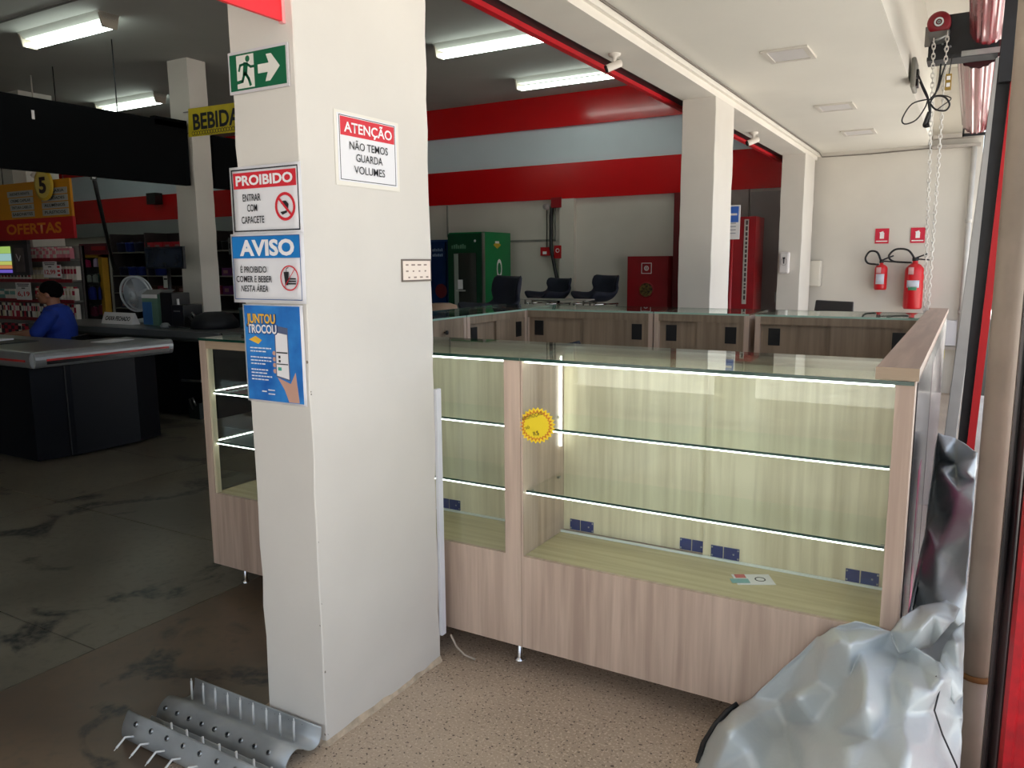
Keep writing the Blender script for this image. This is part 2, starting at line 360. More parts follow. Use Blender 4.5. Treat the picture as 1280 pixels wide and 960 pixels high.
tube_lamp(-10.7, -9.6, 7.05, 'twin tube lamp low beside the square pillar top, above the black banner')
tube_lamp(-4.95, -3.8, 7.15, 'upper lit tube lamp seen between near pillar and red edged beam')
tube_lamp(-4.95, -3.9, 8.94, 'lower lit tube lamp in front of the upper red band')
tag(MB().tube([(-17, 4.30, 3.765), (-2.2, 4.30, 3.765)], .009, 6).build('ceiling_conduit', flat('grey_conduit', (96, 96, 92), .6)), 'thin conduit running along the grey shop ceiling above the lamp', 'conduit')
# ================================================================ DISPLAY CASES (kiosk ring)
HT = 1.175
def case(name, W, D, lab, loc, rot, door_y=.31, lit=True, doors=True, base_z=.45, side_w=.032, frame=False, glass_back=False, lw=None, rw=None, locks=False, feet=None):
    t = thing('display_case', lab, 'display case', (0, 0, 0), 'glass display cases of the kiosk'); lw = lw or side_w; rw = rw or side_w
    B(0, 0, .10, W, .018, base_z).build('kick_panel', WOOD, t)
    B(.002, .018, .10, W-.002, door_y+.03, .13).build('base_board', WOODX, t)
    B(lw, .018, base_z-.02, W-rw, door_y, base_z).build('deck', WOODIN_X, t)
    B(0, .0185 if False else .0, base_z, lw, D, HT-.012).build('side_panel', WOOD, t) if not frame else None
    if frame:
        # glazed end: wood post and rail frame round the opening, open to the glass side
        B(0, 0, base_z, .042, .03, HT-.012).build('post', WOOD, t); B(.042, 0, 1.128, W, .03, HT-.012).build('top_rail', WOODX, t)
        B(0, .03, base_z, .006, D, HT-.012).build('side_glass', GLASS, t); B(.042, .004, base_z, .052, .03, 1.128).build('inner_edge', WOODIN, t)
        for z in (.69, .926): B(.008, .03, z-.006, .014, D-.2, z-.002).build('led_strip', LED, t)
        B(0, .03, 1.13, .03, D, HT-.012).build('side_rail', WOODY, t)
    B(W-rw, 0, base_z, W, D, HT-.012).build('side_panel', WOOD, t)
    x0, x1 = (0 if frame else lw)+.001, W-rw-.001
    B(x0, .006, base_z+.001, x1, .011, HT-.013).build('front_glass', GLASS, t)
    gt = B(0, -.004, HT-.011, W, D, HT-.001).build('glass_top', GTOP, t)
    B(0, -.0055, HT-.0115, W, -.0045, HT-.0005).build('glass_edge', GEDGE, gt)
    if door_y > .4: B(0, D+.0002, HT-.0115, W, D+.0012, HT-.0005).build('glass_edge', flat('glass_edge_gleam', (168, 206, 190), .2), gt)  # gleam of the bright outdoors is put into a pale edge strip
    for z in (.69, .926):
        s = B(x0+.003, .022, z-.004, x1-.003, door_y-.02, z+.004).build('glass_shelf', GSHELF, t)
        B(x0+.003, .0205, z-.004, x1-.003, .0215, z+.004).build('glass_edge', GEDGE, s)
        if lit: B(x0+.003, .0205, z-.0085, x1-.003, .025, z-.0045).build('led_strip', LED, t)
        for sx in (x0+.004, x1-.014):
            for sy in (.05, door_y-.05): B(sx, sy, z-.012, sx+.01, sy+.012, z-.0045).build('shelf_pin', METAL, t)
    if lit:
        B(x0+.003, .0125, HT-.020, x1-.003, .018, HT-.0125).build('led_strip', LED, t)
        B(x0+.002, door_y-.022, .80, x0+.008, door_y-.014, 1.15).build('led_strip', LED, t)
    if doors:
        w2 = (x1-x0)/2
        for k, (a, b_, y) in enumerate(((x0, x0+w2+.02, door_y+.018), (x0+w2-.02, x1, door_y))):
            d = B(a, y, base_z+.006, b_, y+.015, HT-.06 if door_y > .4 else HT-.02).build('sliding_door', WOODIN if lit else WOODB, t)
            if door_y > .4:
                hx = a+.05 if k == 0 else b_-.12
                if k == 1: B(b_-.115, y+.0152, .985, b_-.045, y+.021, 1.09).build('door_handle', BLACK, d)
                else: B(a+.045, y+.0152, .985, a+.115, y+.021, 1.09).build('door_handle', BLACK, d)
            if locks:
                for lx in (a+.03, b_-.13):
                    l = MB().box(lx, y-.004, base_z+.010, lx+.042, y-.0005, base_z+.052).box(lx+.046, y-.004, base_z+.010, lx+.10, y-.0005, base_z+.052).build('hinge_plate', flat('blue_film', (28, 46, 110), .35), d)
                    mm = MB()
                    for sx, sz in ((.004, .016), (.096, .016), (.004, .046), (.096, .046), (.08, .03)): mm.lathe([(.0035, 0), (.0001, .0015)], (lx+sx, y-.004, base_z+sz), 8, (0, -1, 0))
                    mm.build('screw', METAL, d)
        B(x0, door_y-.010, base_z+.001, x1, door_y-.002, base_z+.009).build('door_track', flat('white_track', (228, 232, 228), .3), t)
    if door_y > .4: B(.002, D-.03, .10, W-.002, D-.012, base_z).build('back_board', WOODX, t)
    if door_y < .4:
        B(x0, door_y+.036, HT-.032, x1, D, HT-.013).build('back_rail', WOODX, t)
    else:
        B(x0, D-.02, HT-.06, x1, D, HT-.013).build('back_rail', WOODB, t)
    ft = None
    for fx, fy in (feet or [(a_, b2) for a_ in (.12, W-.12) for b2 in (.08, D-.08)]):
        MB().lathe([(.022, 0), (.022, .006), (.009, .012), (.009, .10)], (fx, fy, 0), 12).build('foot', CHROME, t)
    t.location = loc; t.rotation_euler = (0, 0, rot); return t
WOODIN_X = wood('oak_deck', (206, 194, 156), (180, 166, 128), axis='x')
case('a', 1.225, .52, 'large lit display case with wooden base and yellow starburst sticker, beside the tarpaulin', (-1.335, 2.35, 0), 0, locks=True, lw=.006, rw=.045, feet=[(1.12, .08), (1.12, .44), (.1, .44)])
case('b', 1.13, .52, 'lit display case half hidden by the near pillar', (-2.467, 2.35, 0), 0, locks=True, rw=.066, feet=[(1.078, .078), (1.078, .44), (.12, .44)])
case('c', .55, .52, 'dark glazed corner display case left of the near pillar', (-3.02, 2.35, 0), 0, frame=True, doors=False)
# left row: its doors look into the kiosk
dcase = case('d', 1.24, .48, 'drawer unit with round dark knob in the left row, seen past the near pillar', (-3.225, 4.142, 0), -PI/2, door_y=.44, lit=False, doors=False)
dr = B(.02, .458, .84, .62, .476, 1.125).build('drawer', WOODB, dcase); MB().lathe([(.006, 0), (.006, .012), (.014, .016), (.012, .026), (0, .028)], (.24, .476, 1.085), 12, (0, 1, 0)).build('knob', BLACK, dr); B(.64, .458, .13, 1.2, .476, 1.125).build('cupboard_door', WOODB, dcase)
case('e', .78, .48, 'display case in the left row with glass top and wooden sliding doors', (-3.225, 4.93, 0), -PI/2, door_y=.44, lit=False)
# back row, fronts to the shop
case('f', .98, .52, 'left case of the back row, two dark recessed door pulls', (-1.80, 5.47, 0), PI, door_y=.48, lit=False)
case('g', .62, .52, 'short middle case of the back row below the square pillar', (-1.172, 5.47, 0), PI, door_y=.48, lit=False)
case('h', .92, .52, 'right case of the back row running up to the capped panel', (-.215, 5.47, 0), PI, door_y=.48, lit=False)
case('i', .48, .45, 'corner case joining the left row and the back row', (-3.235, 5.48, 0), -PI/2, door_y=.41, lit=False, doors=False)
# end partition with cap and poster
t = thing('partition_panel', 'wooden end partition with wide top cap and glossy dark poster', 'panel', (-.13, 2.36, 0))
B(-.206, 2.36, 1.185, -.10, 5.42, 1.21).build('cap', WOODY, t); B(-.135, 2.36, .10, -.108, 5.42, 1.185).build('panel', WOOD, t)
B(-.208, 2.352, HT+.0, -.10, 2.36, 1.21).build('cap_edge', WOODX, t)
def poster_mat():
    m = mat('glossy_poster', (46, 44, 50), .1, var=.3, scale=1.6, spec=.6)
    return m
po = B(-.1075, 2.44, .16, -.1045, 5.36, 1.16).build('poster', poster_mat(), t); po['label'] = 'glossy dark printed poster'
B(-.1043, 2.9, .2, -.1038, 3.06, .8).build('pink_stripe', flat('poster_pink', (226, 90, 140), .15), po)
B(-.1043, 3.5, .3, -.1038, 5.2, 1.1).build('poster_photo', mat('poster_photo', (110, 84, 92), .12, var=.3, scale=3), po)
# starburst sticker on the glass
t = thing('price_sticker', 'yellow starburst promotion sticker on the display glass', 'sticker', (-1.27, 2.35, .94))
n_ = 26
def star(ro, ri): return [((ro if k % 2 == 0 else ri)*math.cos(PI*k/n_), (ro if k % 2 == 0 else ri)*.86*math.sin(PI*k/n_)) for k in range(2*n_)]
u, v = Vector((math.cos(.35), 0, math.sin(.35))), Vector((-math.sin(.35), 0, math.cos(.35)))
MB().prism(star(.074, .064), (-1.272, 2.3505, .939), u, v, (0, .003, 0)).build('burst', flat('sticker_yellow', (250, 214, 40), .5), t)
MB().prism(star(.066, .052), (-1.272, 2.3498, .939), u, v, (0, .0006, 0)).build('burst_border', flat('sticker_orange', (214, 126, 30), .5), t)
MB().prism(star(.054, .048), (-1.272, 2.3492, .939), u, v, (0, .0006, 0)).build('burst_centre', flat('sticker_gold', (246, 216, 30), .5), t)
text('PROMOÇÃO', t, flat('sticker_ink', (96, 74, 20), .5), (-1.285, 2.3488, .967), u, v, .085, .013); text('só', t, MATS['sticker_ink'], (-1.305, 2.3488, .925), u, v, None, .014); text('R$', t, MATS['sticker_ink'], (-1.27, 2.3488, .905), u, v, None, .016)
# leaflet inside the case
t = thing('leaflet', 'small printed leaflet lying on the deck of the large case', 'leaflet', (-.56, 2.53, .452), rot=0)
def rq(x, y, z, dx, dy, h, rot): 
    c, s = math.cos(rot), math.sin(rot); P = [(-dx/2, -dy/2), (dx/2, -dy/2), (dx/2, dy/2), (-dx/2, dy/2)]
    return MB().prism([(x+a*c-b_*s, y+a*s+b_*c) for a, b_ in P], (0, 0, z), (1, 0, 0), (0, 1, 0), (0, 0, h))
rq(-.555, 2.54, .4505, .125, .085, .0015, .5).build('sheet', PAPER, t); rq(-.59, 2.505, .4522, .06, .035, .0006, .5).build('teal_block', flat('leaflet_teal', (120, 176, 178), .5), t)
rq(-.60, 2.545, .4522, .035, .03, .0006, .5).build('red_block', flat('leaflet_red', (196, 96, 96), .5), t); MB().ring((-.535, 2.55, .4522), (1,0,0), (0,1,0), (0,0,.0006), .014, .018, 16).build('figure', INK, t)
# ================================================================ SIGNS ON THE NEAR PILLAR
XV, YV, ZV = Vector((1,0,0)), Vector((0,1,0)), Vector((0,0,1))
def sheet(name, lab, cat, x0, z0, x1, z1, y=1.652, curl=0., m=PAPER, tilt=0., skew=0.):
    """a slightly wavy paper sheet on the pillar face that looks to -Y"""
    t = thing(name, lab, cat, ((x0+x1)/2, y, (z0+z1)/2)); rows = []
    for i in range(7):
        row = []
        for k in range(9):
            a, b_ = k/8, i/6; yy = y - .001 - curl*(.5-.5*math.cos(2*PI*(a*.9+.2)))*(1-b_*.5) - .0006
            row.append(Vector((x0+(x1-x0)*a + skew*b_, yy, z0+(z1-z0)*b_ + tilt*a)))
        rows.append(row)
    MB().grid(rows).build('sheet', m, t, solid=.0008); return t
Y0 = 1.649
t = thing('exit_sign', 'green emergency exit sign with running man and arrow', 'exit sign', (-1.787, Y0, 2.05))
B(-1.906, Y0, 1.99, -1.668, Y0+.005, 2.106).build('plate', flat('exit_frame', (206, 200, 202), .5), t)
B(-1.899, Y0-.0012, 1.998, -1.675, Y0, 2.098).build('green_field', flat('exit_green', (8, 96, 62), .45), t)
P3 = lambda pts, dy, m, nm: MB().prism(pts, (0, Y0-dy, 0), XV, ZV, (0, .0006, 0)).build(nm, m, t)
GLO = flat('exit_white', (226, 222, 212), .5)
B(-1.870, Y0-.0020, 2.003, -1.800, Y0-.0012, 2.093).build('door_symbol', GLO, t)
P3([(-1.784, 2.036), (-1.745, 2.036), (-1.756, 2.012), (-1.738, 2.012), (-1.698, 2.047), (-1.730, 2.084), (-1.750, 2.084), (-1.740, 2.060), (-1.784, 2.060)], .0020, GLO, 'arrow')
GRN = MATS['exit_green']; MB().lathe([(.009, 0), (.0001, .0003)], (-1.824, Y0-.0022, 2.081), 14, (0, -1, 0)).build('figure_head', GRN, t)
def stroke(pts, w, o, u, v, dn, m, parent, nm):
    b = MB(); u, v = Vector(u), Vector(v); o = Vector(o); nn = u.cross(v)
    for (xa, ya), (xb, yb) in zip(pts, pts[1:]):
        d = Vector((xb-xa, yb-ya)); d.normalize(); q = Vector((-d.y, d.x))*w/2; e = d*w*.35
        b.prism([(xa-e.x+q.x, ya-e.y+q.y), (xb+e.x+q.x, yb+e.y+q.y), (xb+e.x-q.x, yb+e.y-q.y), (xa-e.x-q.x, ya-e.y-q.y)], o+nn*dn, u, v, nn*.0004)
    return b.build(nm, m, parent)
O3 = (0, Y0, 0)
stroke([(-1.832, 2.066), (-1.836, 2.042)], .018, O3, XV, ZV, .0022, GRN, t, 'figure_body')
stroke([(-1.828, 2.068), (-1.812, 2.058), (-1.800, 2.058)], .007, O3, XV, ZV, .0022, GRN, t, 'figure_arm'); stroke([(-1.838, 2.068), (-1.855, 2.066), (-1.860, 2.052)], .007, O3, XV, ZV, .0022, GRN, t, 'figure_arm')
stroke([(-1.834, 2.043), (-1.822, 2.026), (-1.816, 2.010)], .009, O3, XV, ZV, .0022, GRN, t, 'figure_leg'); stroke([(-1.838, 2.043), (-1.848, 2.022), (-1.868, 2.020)], .009, O3, XV, ZV, .0022, GRN, t, 'figure_leg')
def border(x0, z0, x1, z1, w, m, t, y, nm='border'):
    MB().box(x0, y, z0, x1, y+.0005, z0+w).box(x0, y, z1-w, x1, y+.0005, z1).box(x0, y, z0, x0+w, y+.0005, z1).box(x1-w, y, z0, x1, y+.0005, z1).build(nm, m, t)
yy = 1.6475
t = sheet('prohibition_sign', 'white and red sign forbidding entry with helmets, PROIBIDO', 'sign', -1.930, 1.588, -1.640, 1.786)
border(-1.921, 1.598, -1.650, 1.778, .0035, INK, t, yy)
B(-1.913, yy, 1.722, -1.658, yy+.0006, 1.768).build('red_band', SIGNRED, t)
text('PROIBIDO', t, SIGNW, (-1.785, yy-.0006, 1.732), XV, ZV, .232, .028, bold=.035)
for s, z, w in (('ENTRAR', 1.686, .075), ('COM', 1.656, .042), ('CAPACETE', 1.622, .095)): text(s, t, INK, (-1.838, yy-.0004, z), XV, ZV, w, .021, bold=.012)
MB().ring((-1.705, yy-.0006, 1.665), XV, ZV, (0, .0006, 0), .032, .040).build('red_ring', SIGNRED, t); stroke([(-1.728, 1.688), (-1.682, 1.642)], .007, (0, yy, 0), XV, ZV, .0008, SIGNRED, t, 'slash')
MB().prism([(.0, .0), (.004, .014), (-.006, .024), (-.02, .024), (-.026, .016), (-.012, .012), (-.006, 0)], (-1.695, yy-.0003, 1.657), XV, ZV, (0, .0003, 0)).prism([(-.03, -.012), (-.004, -.008), (-.004, -.014), (-.022, -.02)], (-1.695, yy-.0003, 1.662), XV, ZV, (0, .0003, 0)).build('helmet_symbol', INK, t)
t = sheet('notice_sign', 'white and blue AVISO notice forbidding food and drink', 'sign', -1.940, 1.388, -1.640, 1.592, y=1.6505, curl=.004, skew=.0)
yy = 1.6425; LBL = flat('notice_line', (70, 96, 150), .5)
border(-1.930, 1.398, -1.650, 1.585, .0022, LBL, t, yy)
B(-1.928, yy, 1.520, -1.652, yy+.0006, 1.583).build('blue_band', SIGNBLUE, t)
text('AVISO', t, SIGNW, (-1.783, yy-.0006, 1.529), XV, ZV, .225, .045, bold=.04)
for s, z, w, sh in (('É PROIBIDO', 1.478, .110, 0), ('COMER E BEBER', 1.450, .150, 0), ('NESTA ÁREA', 1.422, .115, .18)): text(s, t, INK, (-1.842, yy-.0004, z), XV, ZV, w, .019, bold=.012, shear=sh)
MB().ring((-1.697, yy-.0006, 1.462), XV, ZV, (0, .0006, 0), .033, .0365).build('red_ring', SIGNRED, t); stroke([(-1.676, 1.486), (-1.716, 1.438)], .002, (0, yy, 0), XV, ZV, .0008, SIGNRED, t, 'slash')
MB().prism([(-.022, .018), (-.002, .018), (-.006, -.02), (-.018, -.02)], (-1.697, yy-.0003, 1.462), XV, ZV, (0, .0003, 0)).build('cup_symbol', INK, t)
stroke([(-1.709, 1.480), (-1.706, 1.490), (-1.700, 1.492)], .002, (0, yy, 0), XV, ZV, .0004, INK, t, 'straw_symbol')
mm = MB()
for z in (-.004, -.011, -.018): mm.box(-1.702, yy-.0003, 1.462+z, -1.672, yy, 1.462+z+.004)
mm.build('burger_symbol', INK, t)
t = sheet('promo_poster', 'blue poster JUNTOU TROCOU with a hand holding a phone', 'poster', -1.910, 1.086, -1.660, 1.384, y=1.6535, curl=.0)
yy = 1.6515-.0005
x0, z0, x1, z1 = -1.904, 1.092, -1.672, 1.380
B(x0, yy, z0, x1, yy+.0006, z1).build('blue_field', mat('poster_blue', (52, 138, 214), .45, var=.12, scale=9, var_rgb=(28, 96, 180)), t)
YEL, YW = flat('poster_yellow', (246, 190, 60), .5), (x0+x1)/2
text('JUNTOU', t, flat('poster_navy', (20, 60, 120), .5), (-1.832, yy-.0004, 1.326), XV, ZV, .128, .030, bold=.05); text('JUNTOU', t, YEL, (-1.832, yy-.0009, 1.328), XV, ZV, .120, .028, bold=.03)
text('TROCOU', t, MATS['poster_navy'], (-1.830, yy-.0004, 1.296), XV, ZV, .132, .028, bold=.05); text('TROCOU', t, SIGNW, (-1.830, yy-.0009, 1.298), XV, ZV, .124, .026, bold=.03)
MB().prism([(-.03, 0), (.01, -.012), (.026, 0), (.0, .012)], (-1.86, yy-.0004, 1.276), XV, ZV, (0, .0004, 0)).build('yellow_star', YEL, t)
mm = MB(); rnd = random.Random(5)
for k, z in enumerate((1.250, 1.240, 1.222, 1.212, 1.202, 1.184, 1.174, 1.164, 1.154)):
    x = -1.886
    while x < -1.826+rnd.uniform(0, .03): w_ = rnd.uniform(.006, .016); mm.box(x, yy-.0004, z, x+w_, yy, z+.0035); x += w_+.003
mm.build('small_print', SIGNW, t)
mm = MB().box(-1.845, yy-.0004, 1.118, -1.825, yy, 1.122).box(-1.818, yy-.0004, 1.124, -1.79, yy, 1.127).box(-1.818, yy-.0004, 1.112, -1.79, yy, 1.115); mm.build('small_print', SIGNW, t)
HAND = flat('poster_skin', (206, 160, 140), .5)
MB().prism([(-1.775, 1.166), (-1.722, 1.150), (-1.700, 1.185), (-1.690, 1.10), (-1.690, 1.094), (-1.732, 1.094), (-1.748, 1.13)], (0, yy-.0004, 0), XV, ZV, (0, .0004, 0)).build('printed_hand', HAND, t)
for k in range(4): MB().lathe([(.007, 0), (.0001, .0003)], (-1.785, yy-.0004, 1.185+.018*k), 10, (0, -1, 0)).build('printed_finger', HAND, t)
MB().prism([(-1.780, 1.168), (-1.722, 1.158), (-1.724, 1.316), (-1.778, 1.322)], (0, yy-.0009, 0), XV, ZV, (0, .0004, 0)).build('phone_outline', flat('phone_grey', (90, 100, 130), .5), t)
MB().prism([(-1.776, 1.172), (-1.726, 1.163), (-1.727, 1.296), (-1.775, 1.302)], (0, yy-.0013, 0), XV, ZV, (0, .0003, 0)).build('phone_screen', SIGNW, t)
MB().box(-1.774, yy-.0017, 1.24, -1.728, yy-.0013, 1.244).box(-1.774, yy-.0017, 1.206, -1.728, yy-.0013, 1.209).box(-1.766, yy-.0017, 1.225, -1.758, yy-.0013, 1.233).box(-1.766, yy-.0017, 1.213, -1.758, yy-.0013, 1.220).build('screen_lines', INK, t)
B(-1.770, yy-.0017, 1.188, -1.756, yy-.0013, 1.198).build('screen_button', flat('teal_button', (60, 170, 150), .5), t)
# sign ATENCAO on the pillar face to +X, taped
X1 = -1.6485
t = thing('warning_sign', 'white and red taped ATENÇÃO sign about no bag storage', 'sign', (X1, 1.95, 1.84))
U, V = Vector((0, 1, 0)), ZV
B(X1, 1.80, 1.735, X1+.0012, 2.102, 1.952).build('tape_backing', flat('clear_tape', (232, 226, 214), .35), t); B(X1+.0012, 1.812, 1.748, X1+.002, 2.09, 1.944).build('sheet', PAPER, t)
def yb(y0, z0, y1, z1, dx, m, nm): return B(X1+dx, y0, z0, X1+dx+.0005, y1, z1).build(nm, m, t)
w = .002
MB().box(X1+.002, 1.820, 1.752, X1+.0025, 2.082, 1.752+w).box(X1+.002, 1.820, 1.938, X1+.0025, 2.082, 1.940).box(X1+.002, 1.820, 1.752, X1+.0025, 1.820+w, 1.940).box(X1+.002, 2.08, 1.752, X1+.0025, 2.082, 1.940).build('border', INK, t)
yb(1.825, 1.882, 2.078, 1.936, .002, SIGNRED, 'red_band')
text('ATENÇÃO', t, SIGNW, (X1+.0028, 1.952, 1.893), U, V, .225, .030, bold=.02)
for s, z, w_ in (('NÃO TEMOS', 1.844, .18), ('GUARDA', 1.810, .125), ('VOLUMES', 1.774, .145)): text(s, t, INK, (X1+.0028, 1.952, z), U, V, w_, .024, bold=.004)
t = thing('framed_label', 'small pale label plate with dark frame at the pillar edge', 'label', (X1, 2.18, 1.48))
B(X1, 2.098, 1.440, X1+.004, 2.262, 1.516).build('frame', flat('label_frame', (112, 100, 90), .5), t); B(X1+.004, 2.103, 1.446, X1+.0046, 2.257, 1.510).build('plate', flat('label_plate', (240, 224, 210), .5), t)
mm = MB(); rnd = random.Random(9)
for i in range(4):
    for k in range(3): s = rnd.uniform(.004, .011); y = 2.125+.034*i+(.01 if k == 2 else 0); z = 1.496-.021*k; mm.box(X1+.0046, y-s, z-.002, X1+.005, y+s, z+.003)
mm.build('small_print', flat('label_print', (150, 128, 116), .6), t)
# red hanging sign at the very top of the pillar
t = thing('red_blade_sign', 'bright red blade sign sticking out from the top of near pillar', 'sign', (-1.685, 1.5, 2.3))
B(-1.690, 1.30, 2.160, -1.678, 1.655, 2.46).build('board', flat('bright_red_board', (240, 36, 48), .4), t); B(-1.691, 1.645, 2.155, -1.676, 1.656, 2.46).build('edge_trim', flat('pink_edge', (240, 170, 170), .5), t)
MB().prism([(-.07, .10), (.07, .10), (0, 0)], (-1.6775, 1.545, 2.19), YV, ZV, (.0008, 0, 0)).build('white_arrow', SIGNW, t)
# ================================================================ RIGHT SIDE: SHUTTER GEAR, POSTS
def vbox(x0, y0, x1, y1, z0, z1): return B(x0, y0, z0, x1, y1, z1)
t = tag(MB().prism([(-.092, 0), (-.028, 0), (.098, 2.61), (.036, 2.61)], (0, 5.31, 0), XV, ZV, (0, .06, 0)).build('steel_post', mat('grey_painted_steel', (168, 166, 162), .5, var=.08, scale=5), None, bevel=.004), 'pale grey square steel post under the shutter bracket', 'post')
t = thing('conduit_pipe', 'slim pale vertical conduit on the end wall corner', 'pipe', (-.045, 9.98, 0)); MB().tube([(-.06, 9.99, 0), (-.06, 9.99, 2.70)], .028, 12).build('pipe', mat('pale_pipe', (196, 192, 186), .5), t)
for z in (.9, 1.9): MB().tube([(-.06, 9.99, z), (-.06, 9.99, z+.05)], .034, 12).build('coupling', MATS['pale_pipe'], t)
t = thing('shutter_guide', 'black shutter guide with red strip behind the beige pipe', 'shutter guide', (.07, 4.1, 0))
MB().prism([(-.012, 0), (.060, 0), (.124, 3.2), (.060, 3.2)], (0, 4.13, 0), XV, ZV, (0, .05, 0)).build('black_channel', DARK, t); MB().prism([(.020, 0), (.052, 0), (.120, 2.25), (.090, 2.25)], (0, 4.095, 0), XV, ZV, (0, .03, 0)).build('red_strip', RED, t); B(.045, 4.08, 2.25, .15, 4.125, 3.3).build('upper_channel', DARK, t)
t = thing('down_pipe', 'thick beige round pipe standing at the street opening', 'pipe', (.09, 2.46, 0))
PIPE = mat('beige_pipe', (186, 170, 154), .5, var=.1, scale=5, bump=.1)
MB().tube([(.094, 2.46, 0), (.094, 2.46, .33)], .042, 20).build('lower_length', PIPE, t); MB().tube([(.094, 2.46, .33), (.094, 2.46, 3.5)], .039, 20).build('upper_length', PIPE, t); MB().tube([(.094, 2.46, .322), (.094, 2.46, .338)], .044, 20).build('rusty_joint', mat('rust', (150, 104, 60), .9), t)
t = thing('door_channel', 'scuffed black steel channel right of the beige pipe', 'shutter guide', (.14, 2.3, 0))
SC = mat('scuffed_black_steel', (26, 24, 26), .35, var=.35, scale=9, var_rgb=(96, 86, 84), stretch=(1, 1, .2))
B(.118, 2.28, 0, .124, 2.34, 3.4).build('inner_flange', SC, t); B(.118, 2.34, 0, .165, 2.346, 3.4).build('web', SC, t); MB().tube([(.142, 2.315, 0), (.142, 2.315, 3.4)], .010, 10).build('guide_rod', SC, t)
t = thing('red_metal_panel', 'scratched red painted sheet metal panel at the right edge', 'panel', (.3, 2.3, 0))
REDW = mat('scratched_red_paint', (190, 16, 30), .42, var=.6, scale=24, var_rgb=(160, 20, 30), bump=.1)
b = MB(); pts = [(.150, 2.21), (.158, 2.19), (.175, 2.19), (.18, 2.20), (.26, 2.20), (.265, 2.19), (.30, 2.19), (.305, 2.20), (.6, 2.20)]
b.grid([[Vector((x, y, z)) for x, y in pts] for z in (0, .6, 1.12)], smooth=False); b.build('sheet', REDW, t, solid=.002)
b = MB(); b.grid([[Vector((x, y+.03, z)) for x, y in pts] for z in (1.10, 2.2, 3.3)], smooth=False); b.build('upper_sheet', SC, t, solid=.002)
# end plate bracket, motor, rolls
t = thing('shutter_drive', 'black end plate with red chain hoist wheel for the shutter', 'shutter drive', (-.12, 5.3, 2.62))
B(-.30, 5.28, 2.625, .045, 5.30, 2.865).build('end_plate', DARK, t); B(-.30, 5.2, 2.61, .045, 5.36, 2.63).build('ledge', DARK, t); B(-.13, 5.19, 2.612, .06, 5.2, 2.64).build('ledge_lip', METAL, t)
MB().lathe([(0, 0), (.058, 0), (.060, .01), (.060, .05), (.048, .062), (.028, .066)], (-.252, 5.27, 2.815), 24, (0, -1, 0)).build('red_wheel', mat('wheel_red', (142, 20, 34), .4), t)
MB().ring((-.252, 5.2035, 2.815), XV, ZV, (0, -.003, 0), .016, .024).build('white_ring', SIGNW, t); MB().ring((-.252, 5.2035, 2.815), XV, ZV, (0, -.003, 0), .004, .009).build('hub', METAL, t)
MB().prism([(-.055, 0), (.055, 0), (.045, -.05), (-.035, -.06)], (-.25, 5.20, 2.765), XV, ZV, (0, .07, 0)).build('gear_housing', mat('cast_grey', (110, 108, 106), .5, var=.15, scale=20), t)
MB().tube([(-.275, 5.19, 2.705), (-.20, 5.19, 2.742)], .008, 8).build('brake_lever', METAL, t); B(-.318, 5.22, 2.70, -.29, 5.26, 2.80).build('switch_block', flat('switch_grey', (120, 116, 110), .5), t)
MB().lathe([(.007, 0), (.007, .012), (0, .013)], (-.215, 5.28, 2.68), 8, (0, -1, 0)).lathe([(.007, 0), (.007, .012), (0, .013)], (-.19, 5.28, 2.69), 8, (0, -1, 0)).lathe([(.006, 0), (.006, .012), (0, .013)], (-.23, 5.28, 2.71), 8, (0, -1, 0)).build('bolt', METAL, t)
def roll(y0, y1, x, z, r, lab):
    t = thing('shutter_roll', lab, 'rolling shutter', (x, y0, z), 'red rolled shutter coils'); n = 72; rows = []
    for j in range(2):
        row = []
        for k in range(n):
            g = 2*PI*k/n; rr = r*(1 + (.022 if (k//2) % 2 else -.022)); row.append(Vector((x+rr*math.cos(g), y0+(y1-y0)*j, z+rr*math.sin(g))))
        rows.append(row)
    MB().grid(rows, smooth=False, close=True).build('slat_coil', mat('glossy_dark_red', (150, 30, 42), .22, var=.05, coat=.3), t)
    MB().tube([(x, y0-.05, z), (x, y1+.05, z)], .03, 12).build('axle', DARK, t); MB().lathe([(0, .002), (r*.97, 0)], (x, y0, z), 36, (0, -1, 0)).build('end_disc', mat('coil_end', (70, 12, 20), .4), t); return t
roll(3.2, 5.17, -.005, 2.745, .092, 'red slatted shutter coil overhead in front of black plate')
roll(5.42, 8.15, -.045, 2.70, .115, 'red slatted shutter coil beyond the black end plate')
t = thing('roll_bracket', 'small black angle bracket carrying far end of shutter coil', 'bracket', (-.05, 8.2, 2.6)); B(-.15, 8.2, 2.575, .08, 8.215, 2.60).build('shelf_plate', DARK, t); B(-.15, 8.2, 2.575, -.135, 8.215, 2.80).build('upright_plate', DARK, t); B(.02, 8.2, 2.48, .06, 8.23, 2.575).build('stub', DARK, t); B(.06, 8.16, 0, .09, 8.24, 3.55).build('upright_post', DARK, t)
